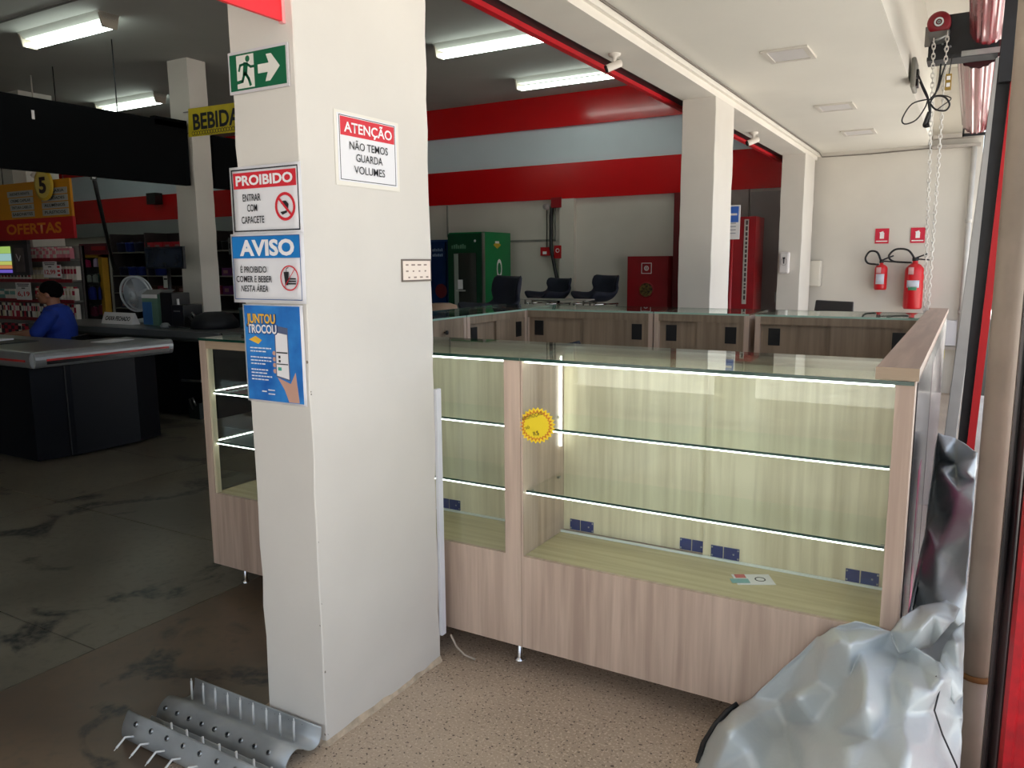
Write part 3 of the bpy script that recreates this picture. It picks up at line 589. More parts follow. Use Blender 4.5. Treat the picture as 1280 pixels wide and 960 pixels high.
# chain: links
def chain(p, lab):
    t = thing('hoist_chain', lab, 'chain', p[0], 'pale hoist chain'); b = MB(); d = Vector(p[1])-Vector(p[0]); n = int(d.length/.026); d.normalize()
    a0 = XV; a1 = YV
    for i in range(n):
        c = Vector(p[0])+d*(.026*i); s = a0 if i % 2 else a1; pts = []
        for k in range(9):
            g = 2*PI*k/8; pts.append(c+d*(.018*math.cos(g))+s*(.0085*math.sin(g)))
        b.tube(pts, .0028, 5, cap=False)
    o = b.build('links', mat('chain_metal', (232, 228, 220), .4, .2, var=.1, scale=40), t); o['kind'] = 'stuff'
chain([(-.268, 5.15, 2.70), (-.212, 5.15, 1.0)], 'left strand of pale hoist chain hanging from the red wheel')
chain([(-.203, 5.15, 2.73), (-.200, 5.15, 1.0)], 'right strand of pale hoist chain hanging from the red wheel')
t = thing('switch_box', 'grey two-socket box fixed on the ceiling edge, cables leaving it', 'socket box', (-.455, 6.3, 2.7))
P = onX(1140, 95, -.455); yb_ = P.y
B(-.455, yb_-.13, P.z-.10, -.425, yb_+.13, P.z+.10).build('box', flat('box_grey', (128, 126, 118), .5), t, bevel=.01); B(-.425, yb_-.06, P.z-.02, -.41, yb_+.04, P.z+.03).build('plug', BLACK, t); B(-.425, yb_-.06, P.z-.08, -.41, yb_+.04, P.z-.035).build('plug', BLACK, t)
Pb = P
t = thing('cable_bundle', 'tangled loops of black cable hanging between box and hoist', 'cable', (-.3, 5.2, 2.4))
def cab(px, Y=5.12, r=.005):
    pts = [onY(x, y, Y) for x, y in px]; q = []
    for i in range(len(pts)-1):
        p0, p1_, p2_, p3_ = pts[max(i-1, 0)], pts[i], pts[i+1], pts[min(i+2, len(pts)-1)]
        for k in range(5):
            s = k/5; q.append(.5*((2*p1_)+(p2_-p0)*s+(2*p0-5*p1_+4*p2_-p3_)*s*s+(3*p1_-p0-3*p2_+p3_)*s**3))
    q.append(pts[-1]); MB().tube(q, r, 6).build('cable_loop', BLACK, t)
cab([(1148, 94), (1153, 106), (1160, 122), (1163, 140), (1160, 155)]); cab([(1150, 102), (1154, 112), (1161, 126)])
cab([(1160, 124), (1140, 130), (1128, 148), (1131, 155), (1145, 150), (1156, 135), (1160, 124)], r=.004)
cab([(1176, 80), (1174, 100), (1168, 120), (1161, 126), (1162, 140)]); cab([(1182, 80), (1177, 95), (1172, 112), (1162, 125)]); cab([(1162, 130), (1168, 121), (1180, 121), (1187, 130), (1182, 138), (1170, 137), (1163, 130)])
cab([(1163, 122), (1175, 119), (1189, 123), (1178, 132), (1170, 138)], r=.003); cab([(1162, 140), (1158, 150), (1156, 157), (1162, 156)], r=.012)
t = thing('pendant_switch', 'small yellow pendant control with two white buttons', 'switch', (-.19, 5.12, 2.35)); p = onY(1186, 95, 5.1); q = onY(1183, 110, 5.1)
B(p.x-.015, 5.09, q.z-.01, p.x+.015, 5.12, p.z+.01).build('body', flat('control_yellow', (150, 120, 40), .5), t); [B(p.x-.009, 5.086, z-.010, p.x+.009, 5.09, z+.010).build('button', SIGNW, t) for z in (p.z-.012, q.z+.014)]
MB().tube([(p.x, 5.11, p.z+.01), (p.x+.01, 5.12, 2.62)], .003, 6).build('cord', BLACK, t)
# ================================================================ END WALL FIXTURES
def extinguisher(x, zt, zb, r, lab, hoseL):
    t = thing('fire_extinguisher', lab, 'fire extinguisher', (x, 9.93, zb), 'fire extinguishers on the end wall'); y = 10.05-r-.03; h = zt-zb
    MB().lathe([(0, 0), (r*.9, 0), (r, .02), (r, h*.78), (r*.92, h*.85), (r*.6, h*.92), (r*.3, h*.95), (r*.28, h)], (x, y, zb), 24).build('cylinder', mat('extinguisher_red', (206, 24, 34), .3, var=.02), t)
    MB().lathe([(r*.34, 0), (r*.34, .035), (r*.2, .04)], (x, y, zt), 12).build('valve', BLACK, t)
    MB().tube([(x, y, zt+.03), (x+.12, y, zt+.08)], .008, 8).build('lever', DARK, t); MB().tube([(x, y, zt+.02), (x+.14, y, zt+.01)], .008, 8).build('carry_handle', DARK, t)
    L_ = hoseL; pts = [(x-.01, y-.02, zt+.03), (x-L_*.3, y-.02, zt+.12), (x-L_*.75, y-.02, zt+.13), (x-L_, y-.02, zt+.06), (x-L_*.85, y-.02, zt-.0), (x-L_*.4, y-.02, zt-.015), (x-.02, y-r-.01, zt-.02)]
    q = []
    P_ = [Vector(a) for a in pts]
    for i in range(len(P_)-1):
        p0, p1_, p2_, p3_ = P_[max(i-1, 0)], P_[i], P_[i+1], P_[min(i+2, len(P_)-1)]
        for k in range(5):
            s = k/5; q.append(.5*((2*p1_)+(p2_-p0)*s+(2*p0-5*p1_+4*p2_-p3_)*s*s+(3*p1_-p0-3*p2_+p3_)*s**3))
    MB().tube(q, .011, 8).build('hose', BLACK, t)
    return t, y
def wrap_label(t, x, y, r, z0, z1, m, nm, a0=-2.3, a1=-.95):
    rows = [[Vector((x+(r+.002)*math.cos(a0+(a1-a0)*k/8), y+(r+.002)*math.sin(a0+(a1-a0)*k/8), z)) for k in range(9)] for z in (z0, z1)]
    MB().grid(rows).build(nm, m, t, solid=.001)
t, y = extinguisher(-.890, 1.47, 1.165, .068, 'smaller left fire extinguisher with white label', .17)
wrap_label(t, -.890, y, .068, 1.23, 1.345, flat('label_pale', (206, 210, 222), .5), 'label'); wrap_label(t, -.890, y, .068, 1.355, 1.42, flat('label_pink', (226, 180, 180), .5), 'label', -2.3, -1.5)
t, y = extinguisher(-.545, 1.49, .955, .098, 'larger right fire extinguisher with green and white label', .27)
wrap_label(t, -.545, y, .098, 1.195, 1.275, MATS['label_pale'], 'label'); wrap_label(t, -.545, y, .098, 1.165, 1.205, flat('label_green', (60, 130, 96), .5), 'label', -2.1, -1.2); wrap_label(t, -.545, y, .098, 1.34, 1.42, MATS['label_pink'], 'label', -2.2, -1.6)
for x, lab in ((-.912, 'red extinguisher pictogram sign above the smaller extinguisher'), (-.545, 'red extinguisher pictogram sign above the larger extinguisher')):
    t = thing('extinguisher_sign', lab, 'sign', (x, 10.045, 1.7), 'extinguisher signs'); B(x-.072, 10.04, 1.69, x+.072, 10.05, 1.86).build('plate', flat('sign_crimson', (206, 30, 60), .5), t)
    B(x-.060, 10.038, 1.71, x+.060, 10.04, 1.722).build('white_line', SIGNW, t); MB().prism([(-.022, -.04), (.022, -.04), (.022, .025), (.012, .035), (.012, .045), (-.03, .03), (-.022, .02)], (x, 10.038, 1.785), XV, ZV, (0, .002, 0)).build('pictogram', SIGNW, t)
t = thing('towel_dispenser', 'pale paper towel dispenser on the end wall by last pillar', 'dispenser', (-1.63, 9.9, 1.35)); B(-1.735, 9.90, 1.20, -1.54, 10.04, 1.50).build('cover', flat('dispenser_cream', (214, 208, 196), .4), t, bevel=.012); B(-1.735, 9.885, 1.33, -1.715, 9.90, 1.37).build('lock', METAL, t)
X3 = -1.65
t = thing('soap_dispenser', 'white wall dispenser with dark emblem on the last pillar', 'dispenser', (-1.80, 9.2, 1.45)); B(-1.87, 9.17, 1.36, -1.76, 9.238, 1.60).build('body', flat('dispenser_white', (222, 216, 214), .35), t, bevel=.02)
MB().prism([(-.016, .035), (-.006, .045), (0, .035), (.006, .045), (.016, .035), (.006, .02), (.005, -.03), (-.005, -.03), (-.006, .02)], (-1.815, 9.168, 1.50), XV, ZV, (0, -.003, 0)).build('emblem', INK, t)
MB().ring((-1.815, 9.168, 1.49), XV, ZV, (0, -.002, 0), .036, .039, rx=.9).build('window_line', flat('grey_line', (160, 150, 150), .5), t)
t = thing('corner_block', 'added white block with yellow tag standing for the shaded end wall corner', 'added block', (-.15, 10.0, .6)); B(-.30, 9.99, .55, -.06, 10.05, .83).build('box', flat('box_white', (216, 214, 218), .4), t); B(-.24, 9.985, .40, -.19, 9.99, .50).build('yellow_tag', flat('tag_yellow', (226, 200, 80), .5), t); B(-.32, 9.98, .50, -.08, 10.04, .54).build('ledge', flat('ledge_grey', (170, 160, 150), .6), t)  # box and ledge added to stand for the wall corner and its shadows
# security cameras on the beam
def seccam(p, lab, s=1.):
    t = thing('security_camera', lab, 'camera', p, 'white dome-mount security cameras'); p = Vector(p)
    MB().lathe([(.055*s, 0), (.05*s, -.02*s), (.02*s, -.03*s), (.018*s, -.09*s)], p, 16).build('mount', flat('camera_white', (222, 214, 204), .4), t)
    d = Vector((-.75, -.45, -.35)).normalized(); c = p+Vector((0, 0, -.10*s))
    MB().tube([c-d*.07*s, c-d*.06*s, c+d*.07*s, c+d*.075*s], [.02*s, .035*s, .035*s, .038*s], 14).build('body', MATS['camera_white'], t)
    MB().tube([c+d*.075*s, c+d*.09*s], [.036*s, .030*s], 14).build('lens_hood', BLACK, t)
seccam((-1.82, 4.30, 2.66), 'white security camera under the beam, nearer one', .62); seccam((-1.80, 7.5, 2.66), 'white security camera under the beam, farther one between pillars', .75)
# ================================================================ BACK OF THE SHOP, CENTRE
t = thing('hose_cabinet', 'red fire hose cabinet with round window on the back wall', 'fire cabinet', (-3.62, 9.95, 1.2)); FR = mat('cabinet_red', (150, 12, 24), .4)
B(-3.93, 9.80, .70, -3.37, 10.05, 1.575).build('cabinet', FR, t); B(-3.925, 9.79, .71, -3.375, 9.80, 1.565).build('door', FR, t)
MB().lathe([(.105, 0), (.105, .012), (.09, .014)], (-3.66, 9.79, 1.14), 28, (0, -1, 0)).build('window_rim', FR, t); MB().lathe([(.09, 0), (0, .001)], (-3.66, 9.785, 1.14), 28, (0, -1, 0)).build('window_glass', mat('dark_window', (46, 36, 30), .2, var=.4, scale=30, var_rgb=(130, 110, 60)), t)
MB().ring((-3.66, 9.787, 1.42), XV, ZV, (0, -.003, 0), .022, .032).ring((-3.66, 9.787, 1.42), XV, ZV, (0, -.003, 0), .008, .014).build('hose_symbol', SIGNW, t)
MB().box(-3.73, 9.785, 1.35, -3.59, 9.788, 1.358).box(-3.73, 9.785, 1.482, -3.59, 9.788, 1.49).box(-3.73, 9.785, 1.35, -3.722, 9.788, 1.49).box(-3.598, 9.785, 1.35, -3.59, 9.788, 1.49).build('symbol_frame', SIGNW, t)
t = thing('drink_fridge', 'green drinks fridge with glass door by the back wall', 'fridge', (-5.98, 9.3, 0)); GRF = mat('fridge_green', (10, 122, 66), .3, var=.04)
B(-6.27, 9.06, .0, -5.69, 9.75, 1.92).build('cabinet', GRF, t); B(-6.265, 9.02, .12, -5.70, 9.06, 1.90).build('door_frame', mat('fridge_dark_green', (8, 66, 40), .3), t)
B(-6.17, 9.012, .30, -5.80, 9.02, 1.64).build('door_glass', mat('fridge_glass', (22, 30, 26), .1, var=0, spec=.8), t); B(-5.70, 9.0, .1, -5.685, 9.06, 1.91).build('edge_trim', METAL, t)
B(-6.16, 9.009, .31, -6.09, 9.012, 1.63).build('lit_side', flat('fridge_liner', (140, 150, 142), .5), t)
B(-6.13, 9.008, 1.12, -5.98, 9.012, 1.14).build('shelf_edge', flat('shelf_pale', (170, 170, 165), .5), t); B(-6.10, 9.007, 1.15, -6.02, 9.010, 1.28).build('bottle_label', PAPER, t); MB().lathe([(.018, 0), (0, .004)], (-5.82, 9.02, 1.80), 12, (0, -1, 0)).build('lock_badge', PAPER, t)
mm = MB(); [mm.box(-6.20+.035*k, 9.014, 1.70, -6.178+.035*k, 9.018, 1.745+.008*(k % 3)) for k in range(7)]; mm.build('faded_letters', flat('fridge_text', (90, 130, 105), .5), t); FU = ZV; 
text('rio', t, SIGNW, (-5.687, 9.50, 1.26), ZV, -YV, .60, .22, bold=.0); 
MB().prism([(-.10, 0), (0, .05), (.10, 0), (0, -.05)], (-5.688, 9.38, 1.75), YV, ZV, (.003, 0, 0)).build('gold_emblem', flat('emblem_gold', (190, 160, 40), .4), t); B(-5.689, 9.33, 1.77, -5.684, 9.43, 1.80).build('emblem_cap', SIGNW, t)
t = thing('drink_fridge', 'dark blue drinks fridge left of the green fridge', 'fridge', (-6.7, 9.3, 0)); B(-6.98, 9.10, .0, -6.33, 9.75, 1.83).build('cabinet', mat('fridge_blue', (14, 52, 104), .3), t); B(-6.97, 9.06, .10, -6.34, 9.10, 1.80).build('door', mat('fridge_navy', (10, 40, 84), .25), t)
mm = MB(); [mm.box(-6.55+.03*k, 9.054, z, -6.532+.03*k, 9.058, z+.03+.008*(k % 2)) for k in range(6) for z in (1.60, 1.67)]; mm.build('faded_letters', flat('fridge_white_text', (120, 140, 165), .5), t); MB().lathe([(.10, 0), (0, .004)], (-6.42, 9.058, 1.12), 20, (0, -1, 0)).build('red_print', flat('print_red', (90, 20, 30), .4), t)
t = thing('alarm_cable', 'black hose and red alarm call point beside the white pilaster', 'alarm point', (-5.2, 10.0, 1.8))
MB().tube([(-5.13, 9.99, 2.38), (-5.16, 9.98, 2.15), (-5.16, 9.98, 1.7), (-5.06, 9.98, 1.25), (-5.03, 9.98, .9)], .026, 8).build('black_hose', BLACK, t); B(-5.33, 9.98, 1.60, -5.18, 10.04, 1.72).build('call_point', RED, t); B(-5.29, 9.975, 1.62, -5.23, 9.98, 1.66).build('glass_square', PAPER, t)
B(-5.10, 9.96, 1.56, -4.99, 9.97, 1.74).build('red_sign', RED, t); MB().ring((-5.045, 9.955, 1.67), XV, ZV, (0, .004, 0), .02, .03).build('sign_ring', SIGNW, t)
B(-5.15, 9.96, 2.26, -4.99, 10.0, 2.40).build('siren_base', MATS['cabinet_red'], t); MB().lathe([(.045, 0), (.04, .06), (0, .07)], (-5.22, 9.98, 2.28), 14, (0, -1, 0)).build('siren', flat('siren_grey', (160, 150, 150), .5), t); MB().tube([(-5.25, 10.03, 2.25), (-5.25, 10.03, 1.72)], .006, 6).build('thin_cable', BLACK, t)
NAVY = mat('navy_fabric', (22, 28, 46), .75, var=.12, scale=18)
def scoop_chair(loc, rot, lab, w=.5, hb=.34, sz=1.0, grp='navy chairs beyond the kiosk'):
    t = thing('padded_chair', lab, 'chair', (0, 0, 0), grp); b = MB(); rows = []
    prof = [(-.24, .03), (-.21, .05), (-.10, .035), (.05, .02), (.15, .03), (.20, .09), (.24, .20), (.29, hb)]
    for y, z in prof:
        wv = w*(.5 if z < .06 else .5+.04*z); row = []
        for k in range(9):
            a = k/4-1; side = (abs(a)**4)*(.10 if z < .12 else .02); row.append(Vector((a*wv, y-(abs(a)**3)*(.10 if z > .1 else 0), sz+z+side)))
        rows.append(row)
    b.grid(rows); b.build('seat_shell', NAVY, t, solid=.05, subsurf=1)
    for sx in (-1, 1):
        MB().tube([(sx*w*.42, -.22, sz-.02), (sx*w*.42, .22, sz-.02)], .011, 8).build('seat_rail', CHROME, t)
        for sy in (-1, 1): MB().tube([(sx*w*.42, sy*.20, sz-.02), (sx*w*.46, sy*.26, 0)], .011, 8).build('leg', CHROME, t)
        MB().tube([(sx*w*.44, -.23, .35), (sx*w*.44, .23, .35)], .008, 6).build('side_stretcher', CHROME, t)
    MB().tube([(-w*.44, -.235, .35), (w*.44, -.235, .35)], .008, 6).build('foot_rail', CHROME, t)
    t.location = loc; t.rotation_euler = (0, 0, rot); return t
scoop_chair((-4.74, 9.1, 0), -.35, 'left navy chair on thin metal legs before the white pilaster', .44, .30)
scoop_chair((-4.12, 9.2, 0), -.35, 'right navy chair on thin metal legs left of the fire cabinet', .44, .34)
t = thing('glass_table', 'thin metal framed high table in front of the two navy chairs', 'table', (-4.4, 8.8, 0))
B(-4.85, 8.55, 1.045, -3.95, 8.80, 1.058).build('table_top', flat('pale_top', (170, 168, 160), .3), t)
for x in (-4.80, -4.0):
    for y in (8.58, 8.77): MB().tube([(x, y, 0), (x, y, 1.045)], .011, 8).build('leg', CHROME, t)
scoop_chair((-4.06, 6.55, 0), -.5, 'large navy chair in front of the green fridge', .5, .40, .98)
scoop_chair((-2.20, 4.05, 0), -2.4, 'navy chair inside the kiosk, only its back top showing', .46, .40, .66, 'navy chairs inside the kiosk')
t = thing('bar_stool', 'round stool with pale brown seat just right of near pillar', 'stool', (-4.2, 5.9, 0)); c = onY(552, 383, 5.95)
MB().lathe([(0, 0), (.13, .0), (.15, .03), (.14, .07), (.08, .09), (0, .095)], (c.x, 5.95, c.z-.06), 24).build('seat', mat('tan_vinyl', (176, 144, 120), .5), t); MB().tube([(c.x, 5.95, 0), (c.x, 5.95, c.z-.06)], .025, 12).build('column', CHROME, t); MB().lathe([(.2, 0), (.2, .012), (.03, .03)], (c.x, 5.95, 0), 24).build('base', CHROME, t)
t = thing('office_chair', 'black flat chair back behind the kiosk below the extinguishers', 'chair', (-.84, 6.1, 0)); a, b2 = onY(1016, 375, 6.1), onY(1066, 391, 6.1)
MB().prism([(a.x, b2.z-.12), (b2.x, b2.z-.12), (b2.x, a.z-.01), (a.x+.02, a.z)], (0, 6.1, 0), XV, ZV, (0, .04, 0)).build('backrest', flat('chair_black', (46, 42, 42), .6), t, bevel=.006); B(a.x+.02, 5.72, .62, b2.x-.0, 6.08, .67).build('seat', MATS['chair_black'], t)
for x in (a.x+.03, b2.x-.03):
    MB().tube([(x, 6.12, 0), (x, 6.12, b2.z)], .012, 8).build('rear_leg', DARK, t); MB().tube([(x, 5.75, 0), (x, 5.75, .62)], .012, 8).build('front_leg', DARK, t)
# tall red unit with vertical lettering and a blue notice, between the pillars
t = thing('red_kiosk', 'tall red upright unit with white vertical lettering strip', 'totem', (-2.5, 9.4, 0)); a, b2 = onY(926, 271, 9.2), onY(941, 384, 9.2)
B(-2.95, 9.2, 0, b2.x, 9.6, a.z).build('cabinet', MATS['cabinet_red'], t); c = onY(936, 274, 9.19); d = onY(929, 380, 9.19); B(d.x-.02, 9.19, d.z, c.x+.0, 9.2, c.z).build('letter_strip', flat('strip_grey', (188, 180, 172), .5), t)
mm = MB(); rr = random.Random(2); zz = d.z+.05
while zz < c.z-.06: h_ = rr.uniform(.02, .05); mm.box(d.x+.02, 9.186, zz, c.x-.03, 9.19, zz+h_); zz += h_+.016
mm.build('vertical_letters', flat('strip_dark', (70, 60, 60), .5), t)
t = thing('notice_board', 'blue and white notice at the right edge of the square pillar', 'notice', (-2.4, 8.9, 1.8)); a, b2 = onY(905, 257, 8.6), onY(924, 299, 8.6)
B(a.x, 8.6, b2.z, b2.x, 8.61, a.z).build('board', SIGNW, t); B(a.x+.01, 8.597, b2.z+(a.z-b2.z)*.5, b2.x-.015, 8.6, a.z-.015).build('blue_field', flat('notice_blue', (60, 110, 206), .5), t); B(a.x+.01, 8.594, b2.z+(a.z-b2.z)*.70, b2.x-.03, 8.597, b2.z+(a.z-b2.z)*.76).build('white_line', SIGNW, t)
mm = MB(); [mm.box(a.x+.03, 8.597, b2.z+.06+.035*k, b2.x-.04, 8.6, b2.z+.07+.035*k) for k in range(4)]; mm.build('text_lines', flat('line_grey', (170, 170, 180), .5), t)
MB().tube([((a.x+b2.x)/2, 8.62, 0), ((a.x+b2.x)/2, 8.62, b2.z)], .02, 10).build('stand', MATS['cabinet_red'], t)
# ================================================================ LEFT PART OF THE SHOP
BAN = mat('black_banner_board', (8, 10, 13), .8, spec=.1, var=.1, scale=2)
t = thing('hanging_board', 'long black board hung high between the square pillars', 'board', (-7.7, 4, 2.4)); B(-7.74, 1.2, 2.39, -7.66, 6.0, 3.06).build('board', BAN, t); B(-7.655, 4.30, 2.86, -7.65, 4.325, 2.94).build('white_mark', SIGNW, t)
MB().prism([(5.60, 3.09), (6.0, 3.09), (6.0, 3.0), (5.6, 3.0)], (-7.74, 0, 0), YV, ZV, (.08, 0, 0)).build('stepped_top', BAN, t)
for y in (1.6, 3.4, 5.2): MB().tube([(-7.70, y, 3.05), (-7.70, y, 3.774)], .006, 6).build('hanger', DARK, t)
t = thing('hanging_board', 'black board continuing behind the square pillar under the yellow sign', 'board', (-7.7, 7, 2.4)); B(-7.74, 6.34, 2.39, -7.66, 9.6, 2.98).build('board', BAN, t); MB().tube([(-7.70, 7, 2.98), (-7.70, 7, 3.774)], .006, 6).build('hanger', DARK, t)
t = thing('drinks_sign', 'hand painted yellow sign reading BEBIDAS on the square pillar', 'sign', (-7.2, 6.02, 3.05)); 
b = MB(); pl = [(-7.62, 3.215), (-6.62, 3.20), (-6.62, 2.90), (-7.645, 2.915)]; b.prism(pl, (0, 6.0, 0), XV, ZV, (0, .006, 0)); b.build('board', mat('sign_mustard', (206, 184, 30), .6, var=.08), t)
text('BEBIDAS', t, INK, (-7.13, 5.997, 2.985), XV, ZV, .84, .17, bold=.03)
mm = MB()
for k in range(22): mm.ring((-7.56+.043*k, 5.998, 2.945), XV, ZV, (0, -.001, 0), .018, .024, 10)
mm.build('wavy_line', INK, t)
MB().box(-7.75, 6.03, 3.19, -7.60, 6.045, 3.198).box(-7.80, 6.03, 2.96, -7.60, 6.045, 2.968).build('string', flat('string_grey', (120, 120, 120), .6), t)
t = thing('ceiling_pole', 'slanting black pole below the black board', 'pole', (-7.9, 5.1, 2.4)); MB().tube([(-7.70, 4.88, 2.40), onY(143, 338, 5.8)], .020, 8).build('pole', BLACK, t); MB().tube([(-7.70, 4.88, 2.36), (-7.70, 4.88, 2.40)], .03, 8).build('clamp', METAL, t)
# OFERTAS board
t = thing('offers_board', 'yellow and red hanging board reading OFERTAS with list of goods', 'sign', (-9.9, 5.5, 2.2)); YB = flat('board_yellow', (206, 136, 14), .5)
B(-11.1, 5.50, 2.085, -9.155, 5.53, 2.52).build('yellow_board', YB, t); B(-11.1, 5.495, 1.83, -9.145, 5.53, 2.085).build('red_board', flat('board_red', (186, 16, 26), .5), t)
text('OFERTAS', t, flat('board_orange', (226, 130, 30), .5), (-9.98, 5.492, 1.905), XV, ZV, 1.20, .125, bold=.03)
for cx, wd, names in ((-10.21, .56, ('SABONETE INFANTIL', 'CREME CAPILAR', 'TINTURA CABELOS', 'SABONETES')), (-9.48, .54, ('PAPELARIA', 'UTILIDADES', 'ALUMÍNIOS', 'PLÁSTICOS'))):
    for k, s in enumerate(names):
        z = 2.39-.082*k; B(cx-wd/2+.02*k*(cx < -10), 5.494, z-.036, cx+wd/2, 5.50, z+.034).build('name_plate', flat('plate_grey', (176, 178, 174), .5), t); text(s, t, INK, (cx+.01*k*(cx < -10), 5.4925, z-.016), XV, ZV, wd*.8, .033, bold=.02)
for x in (-10.6, -9.3): MB().tube([(x, 5.515, 2.52), (x, 5.515, 3.774)], .005, 6).build('hanger', DARK, t)
t = thing('number_badge', 'round yellow badge with the number 5 above the offers board', 'sign', (-9.68, 5.45, 2.4)); c = onY(55.5, 231, 5.45)
MB().lathe([(.185, 0), (.185, .02), (0, .021)], (c.x, 5.45, c.z), 36, (0, -1, 0)).build('disc', flat('badge_yellow', (214, 176, 50), .5), t); MB().lathe([(.155, 0), (0, .001)], (c.x, 5.428, c.z), 36, (0, -1, 0)).build('inner_disc', flat('badge_cream', (222, 196, 96), .5), t)
text('5', t, flat('badge_brown', (52, 30, 34), .5), (c.x, 5.424, c.z-.09), XV, ZV, .15, .18, bold=.04)
t = thing('ceiling_camera', 'white swivel device on the red panel above the offers board', 'camera', (-10, 5.6, 2.5)); c = onY(50, 214, 5.6)
MB().lathe([(.05, 0), (.05, .03), (.03, .05)], (c.x, 5.6, c.z+.05), 12).build('mount', MATS['camera_white'], t); MB().tube([(c.x+.02, 5.6, c.z+.03), (c.x-.06, 5.55, c.z-.07)], [.03, .045], 12).build('body', MATS['camera_white'], t); MB().tube([(c.x, 5.6, c.z+.1), (c.x, 5.6, 3.77)], .008, 6).build('rod', MATS['camera_white'], t)
t = thing('loudspeaker', 'small black loudspeaker mounted on the red wall band', 'speaker', (-14, 9.9, 2.7)); a, b2 = onY(187, 242, 9.9), onY(199, 255, 9.9)
B(a.x, 9.82, b2.z, b2.x, 9.98, a.z).build('cabinet', BLACK, t); MB().lathe([(.05, 0), (.03, .004), (0, .002)], ((a.x+b2.x)/2, 9.82, (a.z+b2.z)/2), 14, (0, -1, 0)).build('cone', DARK, t)
# checkout counters
RIM = mat('grey_metal_rim', (150, 152, 152), .32, .6, var=.05, scale=8); BODY = mat('navy_counter_body', (9, 12, 20), .4, spec=.25, var=.15, scale=3); TOPM = mat('counter_top_grey', (96, 98, 98), .35, var=.06)
def rim(pts, t, m, z0, z1, o=.03, nm='rim'):
    """rounded profile swept along straight runs (outside to the left of travel)"""
    b = MB()
    for (xa, ya), (xb, yb) in zip(pts, pts[1:]):
        d = Vector((xb-xa, yb-ya, 0)); L_ = d.length; d.normalize(); n = Vector((d.y, -d.x, 0)); prof = []
        for k in range(9):
            g = -PI/2+PI*k/8; prof.append((o*math.cos(g), (z0+z1)/2+(z1-z0)/2*math.sin(g)))
        prof += [(-.05, z1), (-.05, z0)]
        rows = [[Vector((xa, ya, 0))+d*s+n*a+ZV*z for a, z in prof] for s in (0, L_)]
        b.grid(rows, smooth=False, close=True)
        b.add([r for r in rows[0]], [tuple(range(len(prof)))]); b.add([r for r in rows[1]], [tuple(range(len(prof)))])
    return b.build(nm, m, t)
t = thing('checkout_counter', 'near checkout counter with dark navy body and grey metal rim', 'checkout counter', (-7, 3.8, 0), 'supermarket checkout counters')
b = MB(); b.prism([(-8.7, 3.22), (-6.10, 3.22), (-6.04, 3.5), (-6.04, 4.05), (-6.12, 4.30), (-6.55, 4.30), (-6.6, 3.95), (-8.7, 3.95)], (0, 0, .02), XV, YV, (0, 0, .76)); b.build('body', BODY, t)
b = MB(); b.prism([(-8.7, 3.19), (-5.97, 3.19), (-5.97, 4.36), (-6.6, 4.36), (-6.65, 3.98), (-8.7, 3.98)], (0, 0, .83), XV, YV, (0, 0, .035)); b.build('top', TOPM, t)
rim([(-8.7, 3.19), (-5.97, 3.19)], t, RIM, .75, .872); rim([(-5.97, 3.19), (-5.97, 4.36)], t, RIM, .75, .872)
B(-5.938, 3.27, .775, -5.930, 4.31, .80).build('black_insert', flat('insert_black', (14, 12, 14), .25), t); B(-5.938, 3.27, .800, -5.930, 4.31, .815).build('red_stripe', mat('stripe_red', (196, 40, 36), .4, var=.2, scale=12), t); B(-8.6, 3.152, .80, -6.02, 3.158, .815).build('red_stripe', MATS['stripe_red'], t)
B(-6.062, 3.45, .02, -6.040, 3.46, .78).build('body_seam', BLACK, t)
B(-7.75, 3.3, .866, -6.9, 3.75, .872).build('conveyor_belt', flat('belt_black', (20, 20, 22), .5), t)
t = thing('checkout_counter', 'second checkout counter behind the first, with dark body', 'checkout counter', (-7.4, 5.2, 0), 'supermarket checkout counters')
B(-9.2, 5.0, .03, -6.75, 5.6, .74).build('body', BODY, t); B(-9.25, 4.93, .81, -6.05, 5.65, .87).build('top', TOPM, t); rim([(-9.25, 4.96), (-6.05, 4.96)], t, mat('dark_metal_rim', (88, 90, 88), .4, .5, var=.05), .77, .872); rim([(-6.05, 4.96), (-6.05, 5.65)], t, MATS['dark_metal_rim'], .77, .872)
B(-6.4, 5.1, .0, -6.34, 5.6, .78).build('end_leg', BODY, t); MB().tube([(-6.9, 5.02, .36), (-6.4, 5.02, .38)], .012, 8).build('foot_rail', METAL, t)
t = thing('cable_box', 'small dark box on the floor under the second counter', 'box', (-6.6, 4.95, 0)); B(-6.62, 4.98, .0, -6.46, 5.2, .16).build('body', flat('box_dark', (22, 34, 30), .5), t); MB().tube([(-6.54, 4.97, .1), (-6.56, 4.95, .2), (-6.5, 4.94, .22), (-6.48, 4.96, .14)], .01, 6).build('handle', METAL, t)
